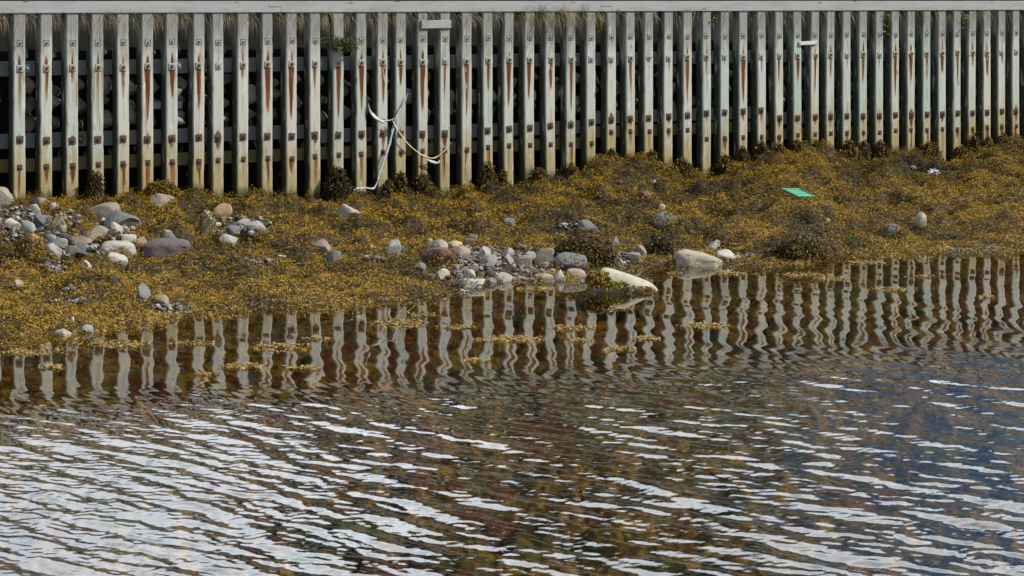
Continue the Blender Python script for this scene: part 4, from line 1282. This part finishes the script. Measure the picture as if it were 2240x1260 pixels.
# green tufts that come out below the beam and stand up in front of it
for px, lab in ((1180, 'green grass tuft sprouting over the beam, leftmost of three'), (1228, 'green grass tuft sprouting over the beam, middle of three'), (1272, 'green grass tuft sprouting over the beam by its second joint')):
    n = 40
    base = w_world(wu(px), -0.02, H - 0.15)
    roots = np.stack([gr_.normal(0, 0.03, n), gr_.normal(0, 0.012, n), gr_.uniform(-0.02, 0.03, n)], -1)
    col = np.array([0.10, 0.13, 0.035]) * gr_.uniform(0.5, 1.2, (n, 1))
    v, q_, c = blades(roots, gr_.uniform(0.08, 0.17, n), gr_.uniform(0.003, 0.005, n), col, gr_.uniform(-0.9, 0.9, n), gr_.uniform(0.7, 1.4, n), gr_.uniform(0, 0.7, n))
    # dry skirt falling below
    n2 = 60
    roots2 = np.stack([gr_.normal(0, 0.035, n2), gr_.normal(0.06, 0.03, n2), gr_.uniform(-0.03, 0.02, n2)], -1)
    v2, q2, c2 = blades(roots2, gr_.uniform(0.12, 0.36, n2), gr_.uniform(0.003, 0.005, n2), np.array([0.42, 0.33, 0.17]) * gr_.uniform(0.5, 1.1, (n2, 1)), gr_.normal(-1.0, 0.8, n2), gr_.uniform(-0.4, 0.5, n2), gr_.uniform(1.0, 1.7, n2))
    root = mesh_np('grass_tuft', np.concatenate([v, v2]), np.concatenate([q_, q2 + len(v)]), M['grass'], col=np.concatenate([c, c2]), loc=base)
    tag(root, lab, 'grass tuft', 'green grass tufts at the cap beam')

def foliage_plant(name, px, py, hw, hh, n, cols, label, cat, flowers=None, y_in=0.0, lf=(0.012, 0.03), lobes=3):
    s = s_of(px)
    c = w_world(wu(px), y_in, wz(px, py) - hh / s)
    root = empty(name, c)
    tag(root, label, cat)
    VV, QQ, CC, off = [], [], [], 0
    rx, rz = hw / s, hh / s
    for j in range(lobes):
        lx = (j - (lobes - 1) / 2) / max(lobes, 1) * 1.5 * rx
        lz = rz + gr_.uniform(-0.35, 0.35) * rz
        m = n // lobes
        u = gr_.normal(size=(m, 3)); u /= np.linalg.norm(u, axis=1)[:, None]
        P = np.array([lx, 0, lz]) + u * np.array([rx * 0.62, min(rx, 0.10) * 0.8, rz * 0.75]) * gr_.uniform(0.25, 1.0, (m, 1)) ** 0.5
        col = np.array(cols)[gr_.integers(0, len(cols), m)] * gr_.uniform(0.6, 1.2, (m, 1))
        v, q_, cc = leaves(P, gr_.uniform(lf[0], lf[1], m), gr_.uniform(0.006, 0.012, m), None, gr_.uniform(0, 6.28, m), gr_.uniform(-0.9, 0.9, m), gr_.uniform(0, 0.8, m), col)
        VV.append(v); QQ.append(q_ + off); CC.append(cc); off += len(v)
    mesh_np('leaves', np.concatenate(VV), np.concatenate(QQ), M['grass'], parent=root, col=np.concatenate(CC))
    # woody stems
    bm = bmesh.new()
    for j in range(4):
        a = Vector((gr_.uniform(-0.3, 0.3) * rx, 0.06, rz * 1.8)); b = Vector((gr_.uniform(-0.8, 0.8) * rx, -0.02, rz * gr_.uniform(0.3, 1.2)))
        dvec = (b - a); rr = bmesh.ops.create_cone(bm, cap_ends=True, segments=6, radius1=0.004, radius2=0.002, depth=dvec.length)
        mt = Matrix.Translation((a + b) / 2) @ dvec.to_track_quat('Z', 'Y').to_matrix().to_4x4()
        bmesh.ops.transform(bm, matrix=mt, verts=rr['verts'])
    bm_obj('stems', bm, M['notch'], root)
    if flowers:
        fn, fc = flowers
        for j in range(fn):
            P = np.array([gr_.uniform(-0.8, 0.8) * rx, -0.06 + gr_.normal(0, 0.015), rz + gr_.uniform(-0.9, 0.9) * rz])
            m = 9
            v, q_, cc = leaves(np.repeat(P[None], m, 0), np.full(m, 0.014), np.full(m, 0.009), None, np.linspace(0, 6.28, m), gr_.uniform(-0.3, 0.9, m), np.zeros(m), np.repeat(np.array(fc)[None], m, 0))
            mesh_np('flower', v, q_, M['grass'], parent=root, col=cc)
foliage_plant('shrub', 742, 100, 40, 24, 1100, [(0.14, 0.15, 0.03), (0.20, 0.19, 0.05), (0.08, 0.09, 0.025)], 'yellow green bush growing out between the posts left of the white strip', 'shrub', y_in=-0.03)
foliage_plant('flowering_plant', 1941, 52, 9, 30, 260, [(0.05, 0.08, 0.02), (0.09, 0.12, 0.03)], 'green plant with yellow flowers hanging below the beam on the right', 'plant', (7, (0.75, 0.42, 0.02)), y_in=0.02, lobes=2)
foliage_plant('heather_plant', 2015, 42, 16, 24, 260, [(0.16, 0.06, 0.05), (0.10, 0.09, 0.03), (0.22, 0.10, 0.07)], 'reddish heather sprouting under the beam right of the yellow flowers', 'plant', y_in=0.03, lobes=2)
foliage_plant('flowering_plant', 2107, 48, 9, 22, 180, [(0.05, 0.08, 0.02), (0.10, 0.11, 0.03)], 'small orange flowered plant in a gap near the right edge', 'plant', (4, (0.70, 0.30, 0.02)), y_in=0.03, lobes=2)
foliage_plant('flowering_plant', 1563, 44, 6, 20, 120, [(0.06, 0.09, 0.02), (0.12, 0.12, 0.03)], 'little plant with one yellow flower under the beam, centre right', 'plant', (2, (0.80, 0.62, 0.03)), y_in=0.03, lobes=1)
foliage_plant('heather_plant', 1312, 60, 11, 18, 200, [(0.12, 0.10, 0.03), (0.22, 0.17, 0.05)], 'low yellowish plant in the gap just left of the second beam joint', 'plant', y_in=0.03, lobes=2)

# small boards nailed across the posts
def cross_board(pa, ya, pb, yb_, mat, name, label, th=0.02, arc=0):
    a, b = wu(pa), wu(pb)
    zc = (wz(pa, (ya + yb_) / 2) + wz(pb, (ya + yb_) / 2)) / 2
    hh = abs(yb_ - ya) / s_of((pa + pb) / 2)
    bm = bmesh.new()
    bm_box(bm, -(b - a) / 2, (b - a) / 2, -th, 0, 0, hh, 0.003, 1)
    for v in bm.verts:
        v.co.z += 0.004 * math.sin(v.co.x * 20)
    o = bm_obj(name, bm, mat, loc=w_world((a + b) / 2, -0.003, zc - hh / 2))
    o.rotation_euler = (0, R(-0.8), ALPHA)
    tag(o, label, 'board')
    bm = bmesh.new()
    for sx in (-1, 1):
        r_ = bmesh.ops.create_cone(bm, cap_ends=True, segments=8, radius1=0.004, radius2=0.004, depth=0.006)
        bmesh.ops.transform(bm, matrix=Matrix.Translation((sx * ((b - a) / 2 - 0.015), -th - 0.002, hh * 0.4)) @ Matrix.Rotation(R(90), 4, 'X'), verts=r_['verts'])
    bm_obj('nails', bm, M['rust'], o)
    return o
cross_board(920, 44, 985, 62, M['beam'], 'wooden_board', 'short grey board nailed across two posts just under the beam')
cross_board(1746, 90, 1785, 98, M['paint'], 'white_bracket', 'small white painted strip of wood bridging two posts on the right')

# plastic strip caught on the posts
def ribbon(name, pts, mat, wid, parent=None, yoff=-0.05, twist=2.0, th=0.002):
    pts = np.array(pts, float)
    t = np.linspace(0, len(pts) - 1, (len(pts) - 1) * 10 + 1)
    # Catmull-Rom
    def cr(P, t):
        i = np.clip(np.floor(t).astype(int), 0, len(P) - 2); f = (t - i)[:, None]
        p0, p1, p2, p3 = P[np.maximum(i - 1, 0)], P[i], P[i + 1], P[np.minimum(i + 2, len(P) - 1)]
        return 0.5 * ((2 * p1) + (-p0 + p2) * f + (2 * p0 - 5 * p1 + 4 * p2 - p3) * f ** 2 + (-p0 + 3 * p1 - 3 * p2 + p3) * f ** 3)
    Q = cr(pts, t)
    n = len(Q)
    C = np.array([w_world(wu(q[0]), q[2], wz(q[0], q[1])) for q in Q])
    tan = np.gradient(C, axis=0); tan /= np.linalg.norm(tan, axis=1)[:, None]
    nf = np.array([NV[0], NV[1], 0.0])
    side0 = np.cross(tan, nf); side0 /= np.linalg.norm(side0, axis=1)[:, None]
    nn = np.cross(side0, tan)
    a = twist * 0.45 * (np.sin(t * 0.9) * 0.5 + 0.5 * np.sin(t * 2.3 + 1.0)) + 0.5 * (vnoise(t * 2.5, t * 0, 9) - 0.5)
    sd = side0 * np.cos(a)[:, None] + nn * np.sin(a)[:, None]
    nr = np.cross(tan, sd)
    w = wid * 1.15 * (0.65 + 0.6 * vnoise(t * 2.2, t * 0, 5)) * np.clip(np.minimum(t, t[-1] - t) * 2 + 0.25, 0, 1)
    if pts.shape[1] > 3:
        w = w * cr(pts, t)[:, 3]
    base = C.min(axis=0) if parent is None else np.array(parent.location)
    V = np.stack([C - sd * w[:, None] / 2, C + nr * (0.16 * w * np.sin(t * 3.1))[:, None], C + sd * w[:, None] / 2, C + nr * (0.16 * w * np.sin(t * 3.1) + th)[:, None]], 1).reshape(-1, 3) - base
    i = (np.arange(n - 1) * 4)[:, None]
    F_ = np.concatenate([i + np.array([[k, (k + 1) % 4, (k + 1) % 4 + 4, k + 4]]) for k in range(4)], 0)
    return mesh_np(name, V, F_, mat, parent=parent, loc=base if parent is None else (0, 0, 0))
yo = -0.03
rb = ribbon('plastic_strip', [(889, 203, yo, .5), (880, 228, yo, .7), (868, 246, yo, .8), (859, 262, -0.05, .8), (853, 285, -0.05, 1), (846, 315, -0.05, 1.1), (838, 340, -0.05, 1.1), (829, 365, -0.05, 1.0), (821, 388, -0.06, .9), (814, 403, -0.08, .8), (803, 411, -0.12, .9),
                              (788, 410, -0.13, 1), (774, 409, -0.14, 1), (763, 411, -0.15, 1), (757, 417, -0.15, 1)], M['film'], 0.023)
tag(rb, 'long torn white plastic strip hanging off the posts down onto the seaweed', 'plastic strip')
ribbon('side_loop', [(803, 226, -0.02, .3), (807, 244, -0.03, .8), (816, 257, -0.05, 1.5), (828, 264, -0.06, 1.6), (842, 264, -0.06, .9), (859, 258, -0.05, .5)], M['film'], 0.029, rb)
ribbon('side_loop', [(852, 262, -0.055, .5), (857, 274, -0.06, .6), (863, 285, -0.06, .5)], M['film'], 0.03, rb)
ys = ribbon('yellow_strap', [(861, 279, -0.045, .6), (872, 295, -0.045, .8), (890, 317, -0.045, .8), (912, 335, -0.045, .8), (930, 344, -0.045, .9), (945, 345, -0.05, .9), (960, 336, -0.045, .8), (974, 324, -0.03, .7), (984, 309, -0.025, .5)], M['yellow'], 0.017, None, twist=0.8)
tag(ys, 'yellowed strap looping between posts from the knot of the white strip', 'strap')
ribbon('torn_film', [(925, 347, -0.05, .6), (938, 353, -0.05, 1), (950, 356, -0.05, .8), (957, 350, -0.05, .5)], M['film'], 0.03, ys)

# litter on the seaweed
def at_ground(px, py, dz=0.0):
    d = float(ground_hit(px, py))
    X = (px - 1120) / F * d
    return Vector((X, d, float(ground_z(X, d)) + dz)), d
d = 24.4
c = Vector(((1752 - 1120) / F * d, d, H - 432 / F * d))
bm = bmesh.new()
w_, l_, t_ = 0.205, 0.27, 0.012
bm_box(bm, -w_ / 2, w_ / 2, 0, l_, 0, 0.004, 0.0)
for x0, x1, y0, y1 in ((-w_ / 2 - 0.006, -w_ / 2, -0.006, l_ + 0.006), (w_ / 2, w_ / 2 + 0.006, -0.006, l_ + 0.006), (-w_ / 2, w_ / 2, -0.006, -0.0003), (-w_ / 2, w_ / 2, l_ + 0.0003, l_ + 0.006)):
    bm_box(bm, x0, x1, y0, y1, -0.002, t_, 0.0015)
for i in range(3):
    bm_box(bm, -w_ / 2 + 0.02, w_ / 2 - 0.02, 0.05 + 0.08 * i, 0.06 + 0.08 * i, 0.0035, 0.007, 0.001)
o = bm_obj('plastic_tray', bm, M['green'], loc=c + Vector((0.05, 0, 0.008)))
o.rotation_euler = (R(11), R(2.5), R(28))
tag(o, 'bright green shallow plastic tray lying on the golden seaweed', 'tray')
def scrap(px0, py0, px1, py1, mat, name, label, cat, seed):
    g = np.random.default_rng(seed)
    cx = (px0 + px1) / 2
    p, d = at_ground(cx, py1)
    rx, rz = (px1 - px0) / 2 / F * d, (py1 - py0) / F * d
    V, Fc = ico(3)
    V = V.copy()
    for o_ in range(5):
        n = g.normal(size=3); n /= np.linalg.norm(n)
        V = V * (1 + 0.28 * np.sin(V @ n * g.uniform(4, 9) + g.uniform(0, 6)))[:, None]
    V = V / np.abs(V).max(axis=0)
    o = mesh_np(name, V * np.array([rx, rx * 0.7, rz * 0.55]) + np.array([0, 0, rz * 0.5]), Fc, mat, loc=p + Vector((0, 0.02, 0.014)), smooth=False)
    tag(o, label, cat)
    return o
scrap(2026, 371, 2061, 387, M['film'], 'crumpled_wrapper', 'crumpled whitish plastic wrapper on the seaweed at right', 'wrapper', 3)
scrap(1990, 366, 2008, 377, M['pink'], 'plastic_scrap', 'small pink and white plastic scrap left of the crumpled wrapper', 'litter', 4)
scrap(1426, 396, 1437, 406, M['shell'], 'plastic_scrap', 'small white scrap on the seaweed hump near the wall', 'litter', 5)
scrap(604, 562, 628, 567, M['shell'], 'shell', 'flat white shell fragment below the cream boulder, left of centre', 'shell', 6)
scrap(152, 698, 164, 708, M['shell'], 'shell', 'small white curved shell in the lower left seaweed', 'shell', 7)
scrap(1000, 637, 1026, 645, M['shell'], 'shell', 'flat white fragment at the waterline under the algae boulder', 'shell', 8)
p, d = at_ground(1861, 527)
n = 14
v, q_, cc = leaves(np.repeat(np.array([[0, 0, 0.01]]), n, 0), gr_.uniform(0.03, 0.05, n), gr_.uniform(0.015, 0.025, n), None, gr_.uniform(0, 6.28, n), gr_.uniform(0.1, 1.0, n), gr_.uniform(0, 1, n), np.repeat(np.array([[0.08, 0.26, 0.03]]), n, 0))
tag(mesh_np('sea_lettuce', v, q_, M['grass'], col=cc, loc=p), 'single bright green sea lettuce tuft on the brown seaweed', 'seaweed')
